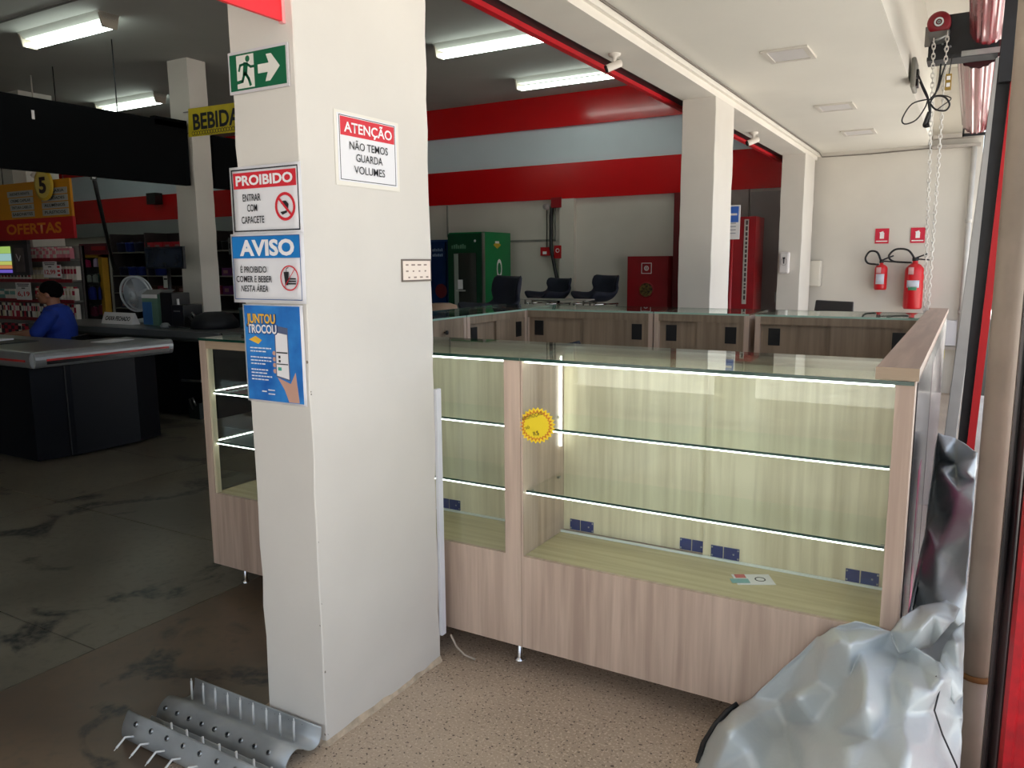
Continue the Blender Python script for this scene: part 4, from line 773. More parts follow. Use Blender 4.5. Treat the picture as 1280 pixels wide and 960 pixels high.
# papers, card reader etc on the counters
def flatbox(nm, lab, cat, x, y, z, dx, dy, h, m, rot=0, grp=None):
    t = thing(nm, lab, cat, (x, y, z), grp); rq(x, y, z, dx, dy, h, rot).build('body', m, t); return t
flatbox('paper_stack', 'white papers on the near counter in front of the cashier', 'paper', -7.3, 3.55, .873, .30, .22, .012, PAPER, .2); flatbox('paper_sheet', 'white sheet lying on the near counter by its right end', 'paper', -6.32, 4.05, .866, .20, .28, .004, PAPER, .3)
t = flatbox('card_reader', 'white card reader with black screen beside the cashier', 'card reader', -8.05, 3.9, .873, .10, .16, .05, flat('reader_white', (190, 190, 190), .4), .3); rq(-8.05, 3.93, .9235, .07, .08, .003, .3).build('screen', BLACK, t)
t = thing('lane_sign', 'white folded counter sign reading CAIXA FECHADO', 'sign', (-8.05, 5.3, .87))
a0, a1 = Vector((-8.33, 5.22, .872)), Vector((-7.78, 5.22, .872)); MB().prism([(0, 0), (.10, 0), (.05, .125)], a0, YV, ZV, a1-a0).build('tent', SIGNW, t)
sv = Vector((0, .05, .125)).normalized(); text('CAIXA FECHADO', t, INK, (-8.055, 5.22+.0145, .872+.040), XV, sv, .44, .048, bold=.03)
t = thing('product_box', 'tall blue and green printed box on the second counter', 'box', (-7.5, 5.35, .87)); B(-7.66, 5.28, .872, -7.40, 5.45, 1.20).build('carton', flat('box_green', (96, 130, 112), .5), t); B(-7.655, 5.276, .88, -7.50, 5.28, 1.12).build('blue_panel', flat('box_blue', (52, 100, 160), .5), t); B(-7.66, 5.276, 1.16, -7.40, 5.28, 1.20).build('band', PAPER, t)
MB().prism([(-7.66, 1.20), (-7.40, 1.20), (-7.30, 1.25), (-7.56, 1.25)], (0, 5.28, 0), XV, ZV, (0, .15, 0)).build('open_flap', flat('flap_grey', (150, 150, 146), .5), t)
t = thing('receipt_printer', 'black receipt printer with white label on the second counter', 'printer', (-7.1, 5.35, .87)); B(-7.36, 5.28, .872, -7.16, 5.5, 1.22).build('tall_body', BLACK, t, bevel=.01); B(-7.16, 5.26, .872, -6.97, 5.5, 1.10).build('low_body', BLACK, t, bevel=.01); B(-7.10, 5.29, 1.10, -7.075, 5.30, 1.16).build('white_tag', SIGNW, t); B(-7.12, 5.257, 1.03, -7.02, 5.26, 1.04).build('lettering', flat('faint_print', (120, 120, 120), .5), t)
t = thing('scanner', 'small grey hand scanner on the second counter by the printer', 'scanner', (-7.1, 5.1, .87)); MB().lathe([(0, 0), (.05, 0), (.055, .02), (.03, .05), (0, .055)], (-7.08, 5.12, .872), 16).build('head', flat('scanner_grey', (120, 124, 124), .4), t); MB().tube([(-7.05, 5.12, .89), (-6.9, 5.14, .885), (-6.8, 5.2, .88)], .008, 6).build('cord', BLACK, t)
t = thing('black_bag', 'low rounded black bag on the second counter right end', 'bag', (-6.6, 5.3, .87)); MB().lathe([(.0, .0), (.24, .0), (.23, .07), (.18, .13), (.10, .16), (0, .165)], (-6.62, 5.36, .872), 20).build('body', mat('bag_black', (14, 16, 24), .6, var=.1), t); MB().tube([(-6.84, 5.3, .90), (-6.90, 5.28, .98), (-6.86, 5.28, 1.02), (-6.80, 5.3, .95)], .014, 8).build('handle', METAL, t)
t = thing('yellow_tray', 'mustard yellow rounded tray stacked behind the black bag', 'tray', (-6.4, 5.7, 1)); MB().lathe([(0, 0), (.16, .0), (.19, .03), (.16, .07), (0, .09)], (-6.42, 5.84, 1.0), 24).build('tray', mat('tray_yellow', (150, 124, 24), .45), t); B(-6.62, 5.70, .0, -6.24, 6.0, 1.0).build('support', flat('support_navy', (20, 20, 36), .5), t)
t = thing('teal_container', 'small translucent teal container at the end of the second counter', 'container', (-6.15, 5.5, .87)); B(-6.30, 5.40, .872, -6.10, 5.5, 1.07).build('body', flat('container_teal', (50, 80, 84), .35), t, bevel=.008); B(-6.305, 5.395, 1.06, -6.095, 5.505, 1.08).build('lid', flat('lid_grey', (96, 110, 110), .4), t)
# fan
t = thing('table_fan', 'white round table fan facing the counter', 'fan', (-8.1, 5.5, .87)); c = onY(169, 367.5, 5.5); R_ = .195; d = Vector((.25, -.95, -.12)).normalized(); u = d.cross(ZV).normalized(); v = u.cross(d)
FW = flat('fan_white', (196, 202, 208), .4)
MB().tube([c+(u*math.cos(2*PI*k/40)+v*math.sin(2*PI*k/40))*R_ for k in range(41)], .012, 6, cap=False).tube([c-d*.05+(u*math.cos(2*PI*k/40)+v*math.sin(2*PI*k/40))*R_*.97 for k in range(41)], .010, 6, cap=False).build('guard_rim', FW, t)
mm = MB()
for k in range(48):
    g = 2*PI*k/48; e = u*math.cos(g)+v*math.sin(g); mm.tube([c+d*.045+e*.035, c+d*.04+e*R_*.6, c+e*R_], .0022, 4, cap=False); mm.tube([c-d*.09+e*.05, c-d*.08+e*R_*.7, c-d*.05+e*R_*.97], .0022, 4, cap=False)
mm.build('guard_wires', FW, t)
mm = MB()
for k in range(3):
    rows = []
    for i in range(6):
        r = .03+.145*i/5; row = []
        for j in range(5): g = 2*PI*k/3+(j/4-.5)*1.4*(.6+.4*i/5); row.append(c-d*(.02+.03*(j/4-.5))+(u*math.cos(g)+v*math.sin(g))*r)
        rows.append(row)
    mm.grid(rows)
mm.build('blades', flat('fan_blade', (150, 160, 172), .3), t); MB().lathe([(.035, 0), (.033, .012), (0, .014)], c+d*.04, 16, tuple(d)).build('badge', FW, t); MB().tube([c-d*.08, c-d*.2], [.06, .045], 14).build('motor', FW, t); MB().tube([c-d*.13, c-d*.13-ZV*(c.z-.90)], .022, 10).build('stem', FW, t); q = c-d*.13; MB().lathe([(.13, 0), (.12, .025), (.03, .04)], (q.x, q.y, .872), 20).build('base', FW, t)
t = thing('monitor', 'dark flat monitor beside the square pillar above the counter', 'monitor', (-7.6, 5.5, .87)); a, b2 = onY(180, 309, 5.55), onY(230, 336, 5.55)
B(a.x, 5.55, b2.z, b2.x, 5.58, a.z).build('bezel', flat('bezel_dark', (20, 24, 32), .4), t); B(a.x+.02, 5.547, b2.z+.02, b2.x-.02, 5.55, a.z-.02).build('screen', mat('screen_dark', (34, 44, 62), .15, var=.2, scale=6), t); MB().tube([((a.x+b2.x)/2, 5.60, .872), ((a.x+b2.x)/2, 5.60, b2.z+.1)], .02, 8).build('stand_pole', BLACK, t); B((a.x+b2.x)/2-.1, 5.52, .87, (a.x+b2.x)/2+.1, 5.7, .885).build('stand_foot', BLACK, t)
# ---- shelving behind the cashier 
YR = 5.7
def px(x, y, Y=YR): return onY(x, y, Y)
t = thing('shelf_rack', 'shop gondola of small packets behind the cashier', 'shelving', (-10.9, 6.3, 0)); L0, R0 = px(-25, 360).x, px(93, 360).x
B(L0, YR+.14, 0, R0, YR+.17, px(50, 318).z+.1).build('back_panel', flat('gondola_back', (150, 150, 146), .6), t)
for x in (L0, R0-.03): B(x, YR+.12, 0, x+.03, YR+.17, px(50, 318).z+.1).build('upright', flat('gondola_dark', (70, 62, 62), .5), t)
levels = [px(50, y).z for y in (324, 350, 375, 398, 420)]
for z in levels: B(L0+.03, YR, z-.02, R0-.03, YR+.14, z).build('shelf', flat('gondola_shelf', (120, 116, 112), .5), t); B(L0+.03, YR-.012, z-.03, R0-.03, YR, z+.012).build('price_rail', mat('rail_red', (150, 30, 44), .5, var=.2, scale=30), t)
rnd = random.Random(11)
def packs(nm, lab, cat, grp, xs, z, w, h, cols, Y=YR, d=.06, cap=True):
    protos = {}
    for i, x in enumerate(xs):
        k = rnd.randrange(len(cols)); key = (k,)
        if key not in protos:
            t = thing(nm, lab, cat, (0, 0, 0), grp); B(-w/2, -d/2, 0, w/2, d/2, h).build('pack', cols[k][0], t)
            B(-w/2+.001, -d/2-.002, h*.45, w/2-.001, -d/2, h*.8).build('print_band', cols[k][1], t)
            if cap: B(-w*.3, -d*.3, h, w*.3, d*.3, h*1.14).build('cap', cols[k][1], t)
            protos[key] = t
        else: t = copy_tree(protos[key])
        t.location = (x, Y+.07, z+.001); t.rotation_euler = (0, 0, rnd.uniform(-.06, .06))
def fr(a, b_, st):
    o = []; x = a
    while x < b_: o.append(x); x += st
    return o
PK = flat('pack_pink', (240, 150, 165), .5); PW = flat('pack_white', (240, 232, 222), .5); PR = flat('pack_red', (190, 40, 66), .5); PC = flat('pack_cream', (220, 208, 176), .5); PB = flat('pack_dark', (60, 40, 48), .5); PT = flat('pack_teal', (120, 170, 164), .5)
xa, xb = px(36, 330).x, px(86, 330).x
packs('shampoo_bottle', 'pink and white packet on the top shelf behind the cashier', 'packet', 'pink packets on the top gondola shelf', fr(xa, xb, .075), levels[0], .06, .13, [(PK, PW), (PW, PK)])
packs('cream_box', 'cream coloured box on the second gondola shelf', 'packet', 'cream boxes on second shelf', fr(px(37, 345).x, px(53, 345).x, .075), levels[1], .062, .16, [(PC, PW)], cap=False)
packs('soap_pack', 'red and white pack on the second gondola shelf at its right', 'packet', 'red packs on second shelf', fr(px(74, 345).x, px(91, 345).x, .07), levels[1], .055, .17, [(PW, PR)], cap=False)
packs('lotion_bottle', 'white bottle on the third gondola shelf', 'bottle', 'white bottles on third shelf', fr(px(42, 370).x, px(91, 370).x, .075), levels[2], .05, .15, [(PW, PC), (PW, PR)])
packs('soap_box', 'teal and white box on the third gondola shelf at its left', 'box', 'teal boxes on third shelf', fr(px(-20, 370).x, px(16, 370).x, .13), levels[2], .12, .13, [(PT, PW), (PW, PT)], cap=False)
packs('tube_box', 'slim upright box in the lower row behind the cashier', 'box', 'slim boxes on fourth shelf', fr(px(-20, 395).x, px(91, 395).x, .048), levels[3], .038, .19, [(PW, PR), (PR, PW), (PC, PB), (PW, PK), (PB, PW)], cap=False)
packs('small_pack', 'small packet on the lowest visible gondola shelf', 'packet', 'small packets on the fifth shelf', fr(px(-20, 415).x, px(90, 415).x, .085), levels[4], .07, .14, [(PB, PR), (PW, PB), (PR, PB)], cap=False)
packs('hair_box', 'small white box on the second gondola shelf under the screen', 'box', 'small boxes under the screen', fr(px(-20, 347).x, px(34, 347).x, .08), levels[1], .055, .08, [(PW, PR), (PW, PB)], cap=False)
def price(lab, s, x0, y0, x1, y1, Y=YR-.06):
    a, b2 = onY(x0, y0, Y), onY(x1, y1, Y); t = thing('price_poster', lab, 'price sign', (a.x, Y, b2.z)); B(a.x, Y, b2.z, b2.x, Y+.004, a.z).build('card', flat('price_card', (244, 240, 240), .5), t); wd = b2.x-a.x; hh = a.z-b2.z; cx = (a.x+b2.x)/2
    text(s, t, SIGNRED, (cx, Y-.001, b2.z+hh*.22), XV, ZV, wd*.8, hh*.27, bold=.02)
    MB().box(a.x+wd*.1, Y-.001, a.z-hh*.12, b2.x-wd*.1, Y, a.z-hh*.07).box(a.x+wd*.15, Y-.001, a.z-hh*.22, b2.x-wd*.15, Y, a.z-hh*.17).box(a.x+wd*.38, Y-.001, a.z-hh*.36, b2.x-wd*.38, Y, a.z-hh*.30).build('text_lines', INK, t)
price('white price card reading 12,99 above the cashier', '12,99', 53, 327, 72, 347); price('white price card reading 6,19 left of the cashier face', '6,19', 19, 353, 40, 375)
t = thing('price_poster', 'white folded leaflet card with red print right of the 12,99 card', 'price sign', (-11, 6.1, 1.4)); a, b2 = px(72, 331), px(82, 347); B(a.x, YR-.05, b2.z, b2.x, YR-.045, a.z).build('card', MATS['price_card'], t); mm = MB(); [mm.box(a.x+.02, YR-.052, b2.z+.02+.05*k, b2.x-.02, YR-.05, b2.z+.045+.05*k) for k in range(3)]; mm.build('red_print', SIGNRED, t)
# advertising screen
t = thing('ad_screen', 'lit colourful advertising screen at the left picture edge', 'screen', (-10.8, 5.45, 1.6)); a, b2 = onY(-20, 309, 5.45), onY(16, 341, 5.45); B(a.x-.02, 5.45, b2.z-.03, onY(34, 309, 5.45).x, 5.49, a.z+.02).build('cabinet', flat('screen_frame', (50, 46, 50), .4), t)
for c_, f0, f1 in (((176, 214, 110), .74, 1), ((170, 214, 212), .45, .73), ((206, 214, 110), .3, .44), ((214, 140, 90), .16, .29), ((120, 100, 210), .0, .12)): B(a.x, 5.442, b2.z+(a.z-b2.z)*f0, b2.x, 5.45, b2.z+(a.z-b2.z)*f1).build('screen_band', emis('screen_%d' % c_[0], c_, .7), t)
c, d = onY(18, 310, 5.45), onY(32, 340, 5.45); B(c.x, 5.444, d.z, d.x, 5.45, c.z).build('side_panel', mat('taupe_print', (104, 88, 90), .4, var=.2, scale=10), t); stroke([(c.x+.04, c.z-.08), (c.x+.09, c.z-.16), (c.x+.13, c.z-.10)], .014, (0, 5.442, 0), XV, ZV, .001, SIGNW, t, 'smile_mark')
t = thing('header_board', 'dark top header above the advertising screen', 'header board', (-11.3, 5.9, 1.8)); a, b2 = onY(-20, 303, 5.5), onY(34, 308, 5.5); B(a.x, 5.5, b2.z-.02, b2.x, 5.54, a.z+.02).build('board', BLACK, t)
# ---- rack with a yellow frame and hanging goods
YQ = 7.4
t = thing('yellow_rack', 'display rack in a mustard yellow frame with hanging goods', 'display rack', (-12, 7.5, 0)); a, b2 = onY(98, 316, YQ), onY(137, 440, YQ); fw = .09; MUS = mat('mustard_frame', (196, 146, 28), .5)
B(b2.x-fw, YQ, .0, b2.x, YQ+.12, a.z).build('frame_post', MUS, t); B(a.x-.02, YQ, 0, a.x+.02, YQ+.12, a.z).build('frame_post', flat('post_taupe', (100, 92, 90), .5), t); B(a.x, YQ, a.z-.08, b2.x, YQ+.12, a.z).build('frame_rail', MUS, t); B(a.x, YQ+.10, 0, b2.x, YQ+.12, a.z).build('back_panel', flat('rack_back', (56, 56, 58), .6), t); B(a.x, YQ, 0, b2.x, YQ+.12, .1).build('base', MUS, t)
h_ = onY(100, 305, YQ), onY(139, 318, YQ); B(h_[0].x, YQ-.02, h_[1].z, h_[1].x, YQ, h_[0].z).build('header', mat('header_maroon', (110, 30, 46), .5, var=.3, scale=5), t); B(onY(116, 308, YQ).x, YQ-.03, onY(116, 313, YQ).z, onY(133, 308, YQ).x, YQ-.02, onY(116, 308, YQ).z).build('header_red', flat('header_red', (176, 22, 34), .5), t)
HB = {'magenta': flat('cloth_magenta', (190, 24, 96), .7), 'lilac': flat('cloth_lilac', (210, 186, 226), .7), 'grey': flat('cloth_grey', (160, 168, 162), .7), 'blue': flat('cloth_blue', (34, 52, 160), .7), 'green': flat('cloth_green', (28, 66, 54), .7), 'maroon': flat('cloth_maroon', (110, 24, 60), .7)}
def hanging(cx, cy, w_, h, col, lab):
    c = onY(cx, cy, YQ-.02); t = thing('hanging_item', lab, 'packet', (c.x, YQ, c.z), 'goods hanging in the yellow rack');     MB().prism([(-w_*.5, -h*.5), (w_*.5, -h*.5), (w_*.42, h*.30), (w_*.12, h*.42), (-w_*.12, h*.42), (-w_*.42, h*.30)], (c.x, YQ, c.z), XV, ZV, (0, .05, 0)).build('bag', HB[col], t, bevel=.006); MB().tube([(c.x, YQ+.02, c.z+h*.42), (c.x, YQ+.02, c.z+h*.5), (c.x, YQ+.10, c.z+h*.52)], .005, 5).build('hook', METAL, t)
for a_ in ((105, 329, .17, .13, 'magenta', 'magenta cloth item in the yellow rack'), (117, 328, .10, .14, 'lilac', 'lilac item at top right of the yellow rack'), (108, 348, .08, .12, 'grey', 'grey item in the middle of the yellow rack'), (116, 348, .09, .13, 'grey', 'pale grey packet right of the grey item in yellow rack'), (123, 347, .10, .14, 'green', 'dark green item at the right in the yellow rack'), (104, 366, .12, .22, 'blue', 'left blue bag in the yellow rack'), (113, 366, .12, .22, 'blue', 'middle blue bag in the yellow rack'), (124, 366, .13, .22, 'blue', 'right blue bag in the yellow rack'), (106, 387, .12, .16, 'maroon', 'left maroon pack low in the yellow rack'), (115, 389, .12, .16, 'maroon', 'middle maroon pack low in the yellow rack'), (124, 387, .12, .16, 'maroon', 'right maroon pack low in the yellow rack')): hanging(*a_)
mm = None
# ---- long wall shelving with pots and boxes
YW_ = 9.4
def wall_shelf(xl, xr, lab, Y, cols, zs):
    t = thing('shelving_unit', lab, 'shelving', ((xl+xr)/2, Y, 0)); B(xl, Y+.5, 0, xr, Y+.54, zs[0]+.35).build('back_panel', flat('shelf_back_dark', (40, 26, 30), .6), t)
    n_ = max(1, round((xr-xl)/1.0))
    for k in range(n_+1): x = xl+(xr-xl)*k/n_; B(x-.015, Y+.02, 0, x+.015, Y+.5, zs[0]+.35).build('upright', MATS['gondola_dark'], t)
    for z in zs: B(xl, Y, z-.02, xr, Y+.5, z).build('shelf', flat('shelf_edge_pale', (132, 128, 120), .5), t)
zs = [onY(160, y, YW_).z for y in (315, 344.5, 366, 385)]
xl, xr = onY(139, 330, YW_).x, onY(228, 330, YW_).x; wall_shelf(xl, xr, 'wall shelving of blue pots and red boxes behind the fan', YW_, None, zs)
xl2, xr2 = onY(258, 330, YW_).x, onY(335, 330, YW_).x; wall_shelf(xl2, xr2, 'dark wall shelving seen between square pillar and near pillar', YW_, None, zs)
def pots(x0, x1, z, cols, lab, grp, nm='storage_pot', r=.12, h=.20, st=.28, stack=1, Y=YW_, boxy=False, cat='pot'):
    protos = {}
    for x in fr(x0, x1, st):
        for s in range(stack):
            k = rnd.randrange(len(cols))
            if k not in protos:
                t = thing(nm, lab, cat, (0, 0, 0), grp)
                if boxy: B(-r, -r*.7, 0, r, r*.7, h*.85).build('carton', cols[k], t, bevel=.004); B(-r*.6, -r*.7-.002, h*.25, r*.3, -r*.7, h*.6).build('label', flat('carton_label', (150, 110, 110), .5), t)
                else: MB().lathe([(0, 0), (r*.8, 0), (r*.95, h*.1), (r, h*.8), (r*1.04, h*.82), (r*1.0, h*.95), (r*.3, h*.98), (0, h)], (0, 0, 0), 16).build('pot', cols[k], t); MB().lathe([(.02, h-.004), (.02, h+.02), (0, h+.022)], (0, 0, 0), 8).build('knob', BLACK, t)
                protos[k] = t
            else: t = copy_tree(protos[k])
            t.location = (x, Y+.15, z+s*h*1.02)
NB = mat('enamel_navy', (34, 54, 140), .3, var=.05); NB2 = mat('enamel_dark', (34, 38, 70), .3, var=.05); CR = flat('carton_red', (190, 30, 46), .5); CM = flat('carton_maroon', (130, 30, 54), .5); CB = flat('carton_brown', (70, 40, 26), .5); CV = flat('carton_violet', (96, 36, 96), .5)
q = lambda x: onY(x, 330, YW_).x
pots(q(147), q(176), zs[0], [NB, NB2], 'navy enamel pot on the top wall shelf', 'navy pots on the top wall shelf', stack=1, h=.19, st=.27)
pots(q(184), q(222), zs[0], [CR], 'red carton on the top wall shelf above the monitor', 'red cartons on the top wall shelf', 'carton', boxy=True, r=.13, h=.20, st=.28, cat='box')
pots(q(148), q(200), zs[1], [NB, NB2], 'navy pot on the second wall shelf', 'navy pots on the second wall shelf', h=.17, st=.27)
pots(q(148), q(224), zs[2], [CM, CB, CR], 'maroon or brown carton on the third wall shelf', 'cartons on the third wall shelf', 'carton', boxy=True, r=.12, h=.16, st=.29, cat='box')
pots(q(148), q(224), zs[3], [CM, CB, NB2], 'dark carton on the fourth wall shelf', 'cartons on the fourth wall shelf', 'carton', boxy=True, r=.12, h=.13, st=.29, cat='box')
pots(q(264), q(318), zs[0], [NB2, BLACK], 'black pot on the top shelf right of the square pillar', 'black pots right of the square pillar', h=.16, st=.30)
pots(q(264), q(318), zs[2], [CV, CM], 'purple carton right of the square pillar', 'purple cartons right of the square pillar', 'carton', boxy=True, r=.12, h=.18, st=.30, cat='box')
pots(q(264), q(318), zs[1], [CV, BLACK], 'dark purple carton on second shelf right of the square pillar', 'dark cartons right of the square pillar', 'carton', boxy=True, r=.12, h=.16, st=.30, cat='box')
a, b2 = onY(204, 345, YW_-.03), onY(211, 360, YW_-.03); t = thing('price_poster', 'pale hanging price card behind the receipt printer', 'price sign', (a.x, YW_, b2.z)); B(a.x, YW_-.035, b2.z, b2.x, YW_-.03, a.z).build('card', MATS['price_card'], t); B(a.x+.02, YW_-.037, a.z-.07, b2.x-.02, YW_-.035, a.z-.04).build('text_line', INK, t)
a, b2 = onY(285, 297, YW_-.03), onY(290, 318, YW_-.03); t = thing('price_poster', 'narrow grey wall notice just left of the near pillar signs', 'price sign', (a.x, YW_, b2.z)); B(a.x, YW_-.035, b2.z, b2.x+.2, YW_-.03, a.z).build('card', flat('card_grey', (96, 98, 100), .5), t); B(a.x+.02, YW_-.037, b2.z+.1, a.x+.05, YW_-.035, a.z-.1).build('text_line', INK, t)
# beam shelf above wall shelving
struct(B(-17, 9.96, 2.1, -8.5, 10.05, 2.377).build('trim_13', mat('grey_wall_band', (150, 154, 152), .7, var=.05, scale=1)))
# ================================================================ SPIKED METAL TROUGHS ON THE FLOOR
PINM = flat('bright_pin', (226, 226, 222), .3)
GAL = mat('galvanised_sheet', (184, 188, 188), .38, .35, var=.12, scale=7)
# rear trough: an open channel whose front lip carries bolts, with pins standing along the channel
def lipped(A, Bp, lab, prof, pin_at, pin_dir, bolt_seg, hole_seg=None, n_pin=9, pin_len=.075, bend=None, s0=.04, s1=.05):
    A, Bp = Vector(A), Vector(Bp); d = (Bp-A).normalized(); n = Vector((-d.y, d.x, 0)); L_ = (Bp-A).length; t = thing('spiked_trough', lab, 'metal part', tuple(A), 'spiked metal troughs')
    pr = []
    for i in range(len(prof)-1):          # smooth the profile
        for k in range(4):
            p0, p1_, p2_, p3_ = [Vector(prof[min(max(j, 0), len(prof)-1)]) for j in (i-1, i, i+1, i+2)]; s = k/4
            pr.append(.5*((2*p1_)+(p2_-p0)*s+(2*p0-5*p1_+4*p2_-p3_)*s*s+(3*p1_-p0-3*p2_+p3_)*s**3))
    pr.append(Vector(prof[-1])); P = lambda s, q: A+d*s+n*q[0]+ZV*q[1]
    MB().grid([[P(L_*s/6, q) for s in range(7)] for q in pr]).build('sheet', GAL, t, solid=.003)
    for k in range(n_pin):
        s = s0+(L_-s0-s1)*k/(n_pin-1); b0 = P(s, pin_at); dr = (n*pin_dir[0]+ZV*pin_dir[1]+d*pin_dir[2]).normalized()
        path = [b0, b0+dr*pin_len] if not bend else [b0, b0+dr*.025, b0+dr*.03+(n*bend[0]+ZV*bend[1])*pin_len]
        e = path[-1]; dd = (path[-1]-path[-2]).normalized(); MB().tube(path+[e+dd*.001], [.0036]*len(path)+[.0036], 8).tube([e, e+dd*.010], .0016, 6).build('pin', PINM, t)
        a, c = Vector(bolt_seg[0]), Vector(bolt_seg[1]); m_ = (a+c)/2; e2 = (c-a).normalized(); nn = (n*(-e2.y)+ZV*e2.x); nn = nn if nn.z > 0 else -nn; cc = P(s, m_)+nn*.001
        MB().lathe([(.0085, -.003), (.0085, .005), (.006, .007)], cc, 12, tuple(nn)).build('bolt_ring', METAL, t); MB().lathe([(.0055, .0065), (.0001, .0085)], cc, 6, tuple(nn)).build('bolt_head', DARK, t)
        if hole_seg: MB().lathe([(.006, -.0005), (.0001, .0012)], P(s, hole_seg), 8, tuple(-n)).build('punched_hole', DARK, t)
    return t
lipped((-2.25, 1.56, 0), (-1.655, 1.56, 0), 'rear curved metal trough with upright pins touching the near pillar',
       [(-.078, .004), (-.070, .030), (-.052, .050), (-.028, .058), (-.004, .046), (.022, .026), (.045, .018), (.066, .024), (.076, .045), (.080, .072)], (.040, .019), (0, 1, .04), ((-.074, .026), (-.046, .054)), (.0775, .056), 9, .070, s0=.03, s1=.08)
lipped((-2.24, 1.385, 0), (-1.60, 1.385, 0), 'front curved metal trough with bent pins at the lower left',
       [(.075, .030), (.062, .014), (.044, .006), (.024, .014), (.008, .045), (-.002, .088), (-.016, .072), (-.028, .046), (-.032, .022), (-.024, .004)], (-.031, .034), (-1, .25, -.5), ((-.010, .080), (-.024, .054)), None, 8, .05, bend=(-.5, -.42), s0=.06)
t = thing('pin_row', 'row of short upright pins between the two metal troughs', 'metal part', (-2.2, 1.43, 0))
for k in range(7): MB().tube([(-2.10+.075*k, 1.432, .004), (-2.10+.075*k, 1.432, .062)], .0036, 8).build('pin', PINM, t)
t = thing('cable_end', 'pale cable end curling on the floor behind the near pillar', 'cable', (-1.55, 2.35, 0)); MB().tube([(-1.62, 2.30, .10), (-1.60, 2.31, .05), (-1.57, 2.32, .02), (-1.53, 2.33, .008)], .004, 6).build('cord', PIPE, t)
# ================================================================ TARPAULIN: creased sheet heaped up, each fold corner set in space
from mathutils.geometry import delaunay_2d_cdt
TARP = bpy.data.materials.new('silver_tarpaulin'); TARP.use_nodes = True
_n = TARP.node_tree.nodes; _L = TARP.node_tree.links; _p = _n['Principled BSDF']; _p.inputs['Base Color'].default_value = (*lin((200, 206, 206)), 1)
_p.inputs['Roughness'].default_value = .44; _p.inputs['Metallic'].default_value = .12; _p.inputs['Specular IOR Level'].default_value = .7
_tc = _n.new('ShaderNodeTexCoord'); _z = _n.new('ShaderNodeTexNoise'); _z.inputs['Scale'].default_value = 11; _z.inputs['Detail'].default_value = 5; _z.inputs['Distortion'].default_value = 1.2
_L.new(_tc.outputs['Object'], _z.inputs['Vector'])
_b = _n.new('ShaderNodeBump'); _b.inputs['Strength'].default_value = .22; _b.inputs['Distance'].default_value = .02; _L.new(_z.outputs[0], _b.inputs['Height']); _L.new(_b.outputs[0], _p.inputs['Normal'])
def creased(name, pts, parent, amp=.006, cuts=5, smooth=1, xmin=None, holes=None, boost=1.1):
    V2 = [Vector((a, b_)) for a, b_, _ in pts]; P = []
    r = delaunay_2d_cdt(V2, [], [], 0, 1e-4); nb = {i: set() for i in range(len(pts))}
    for f in r[2]:
        f = [r[3][i][0] for i in f]
        for i in f:
            for j in f:
                if i != j and (V2[i]-V2[j]).length < 90: nb[i].add(j)
    dep = [p[2] + (boost*(p[2]-sum(pts[j][2] for j in nb[i])/len(nb[i])) if len(nb[i]) > 3 else 0) for i, p in enumerate(pts)]   # deepen folds
    for (a, b_, _), Y in zip(pts, dep):
        if a < 1130: Y = min(Y, 2.342)
        q = onY(a, b_, Y)
        if q.z < .004: q = onZ(a, b_, .004)
        if xmin is not None and q.y > 2.36: q.x = max(q.x, xmin)
        P.append(q)
    tri = []
    for f in r[2]:
        f = [r[3][i][0] for i in f]; A = [V2[i] for i in f]
        if max((A[i]-A[(i+1) % 3]).length for i in range(3)) < (holes or 150): tri.append(f)
    bm = bmesh.new(); vs = [bm.verts.new(p) for p in P]
    for f in tri: bm.faces.new([vs[i] for i in f])
    bmesh.ops.subdivide_edges(bm, edges=bm.edges[:], cuts=cuts, use_grid_fill=True)
    bmesh.ops.triangulate(bm, faces=bm.faces[:]); bm.normal_update()
    for k in range(smooth): bmesh.ops.smooth_vert(bm, verts=[v for v in bm.verts if not v.is_boundary], factor=.5, use_axis_x=True, use_axis_y=True, use_axis_z=True)
    bm.normal_update()
    for v in bm.verts:
        a = v.co*7; h = abs(noise.noise(a))*1.6+abs(noise.noise(v.co*15+Vector((3, 1, 2))))*1.1
        v.co += v.normal*amp*(h-.5)*(-1 if v.normal.y > 0 else 1)
        v.co.z = max(v.co.z, .004)
        if v.co.z > .09 and v.co.x < -.09: v.co.y = min(v.co.y, 2.345)
    off = OFF[parent]
    for v in bm.verts: v.co -= off
    me = bpy.data.meshes.new(name); bm.to_mesh(me); bm.free(); me.materials.append(TARP)
    for p in me.polygons: p.use_smooth = True
    o = bpy.data.objects.new(name, me); C.objects.link(o); o.parent = parent
    md = o.modifiers.new('solid', 'SOLIDIFY'); md.thickness = .003; md.offset = 1; return o
TP = thing('tarpaulin', 'crumpled silver grey tarpaulin heaped against the large display case', 'tarpaulin', (-.2, 2.1, 0))
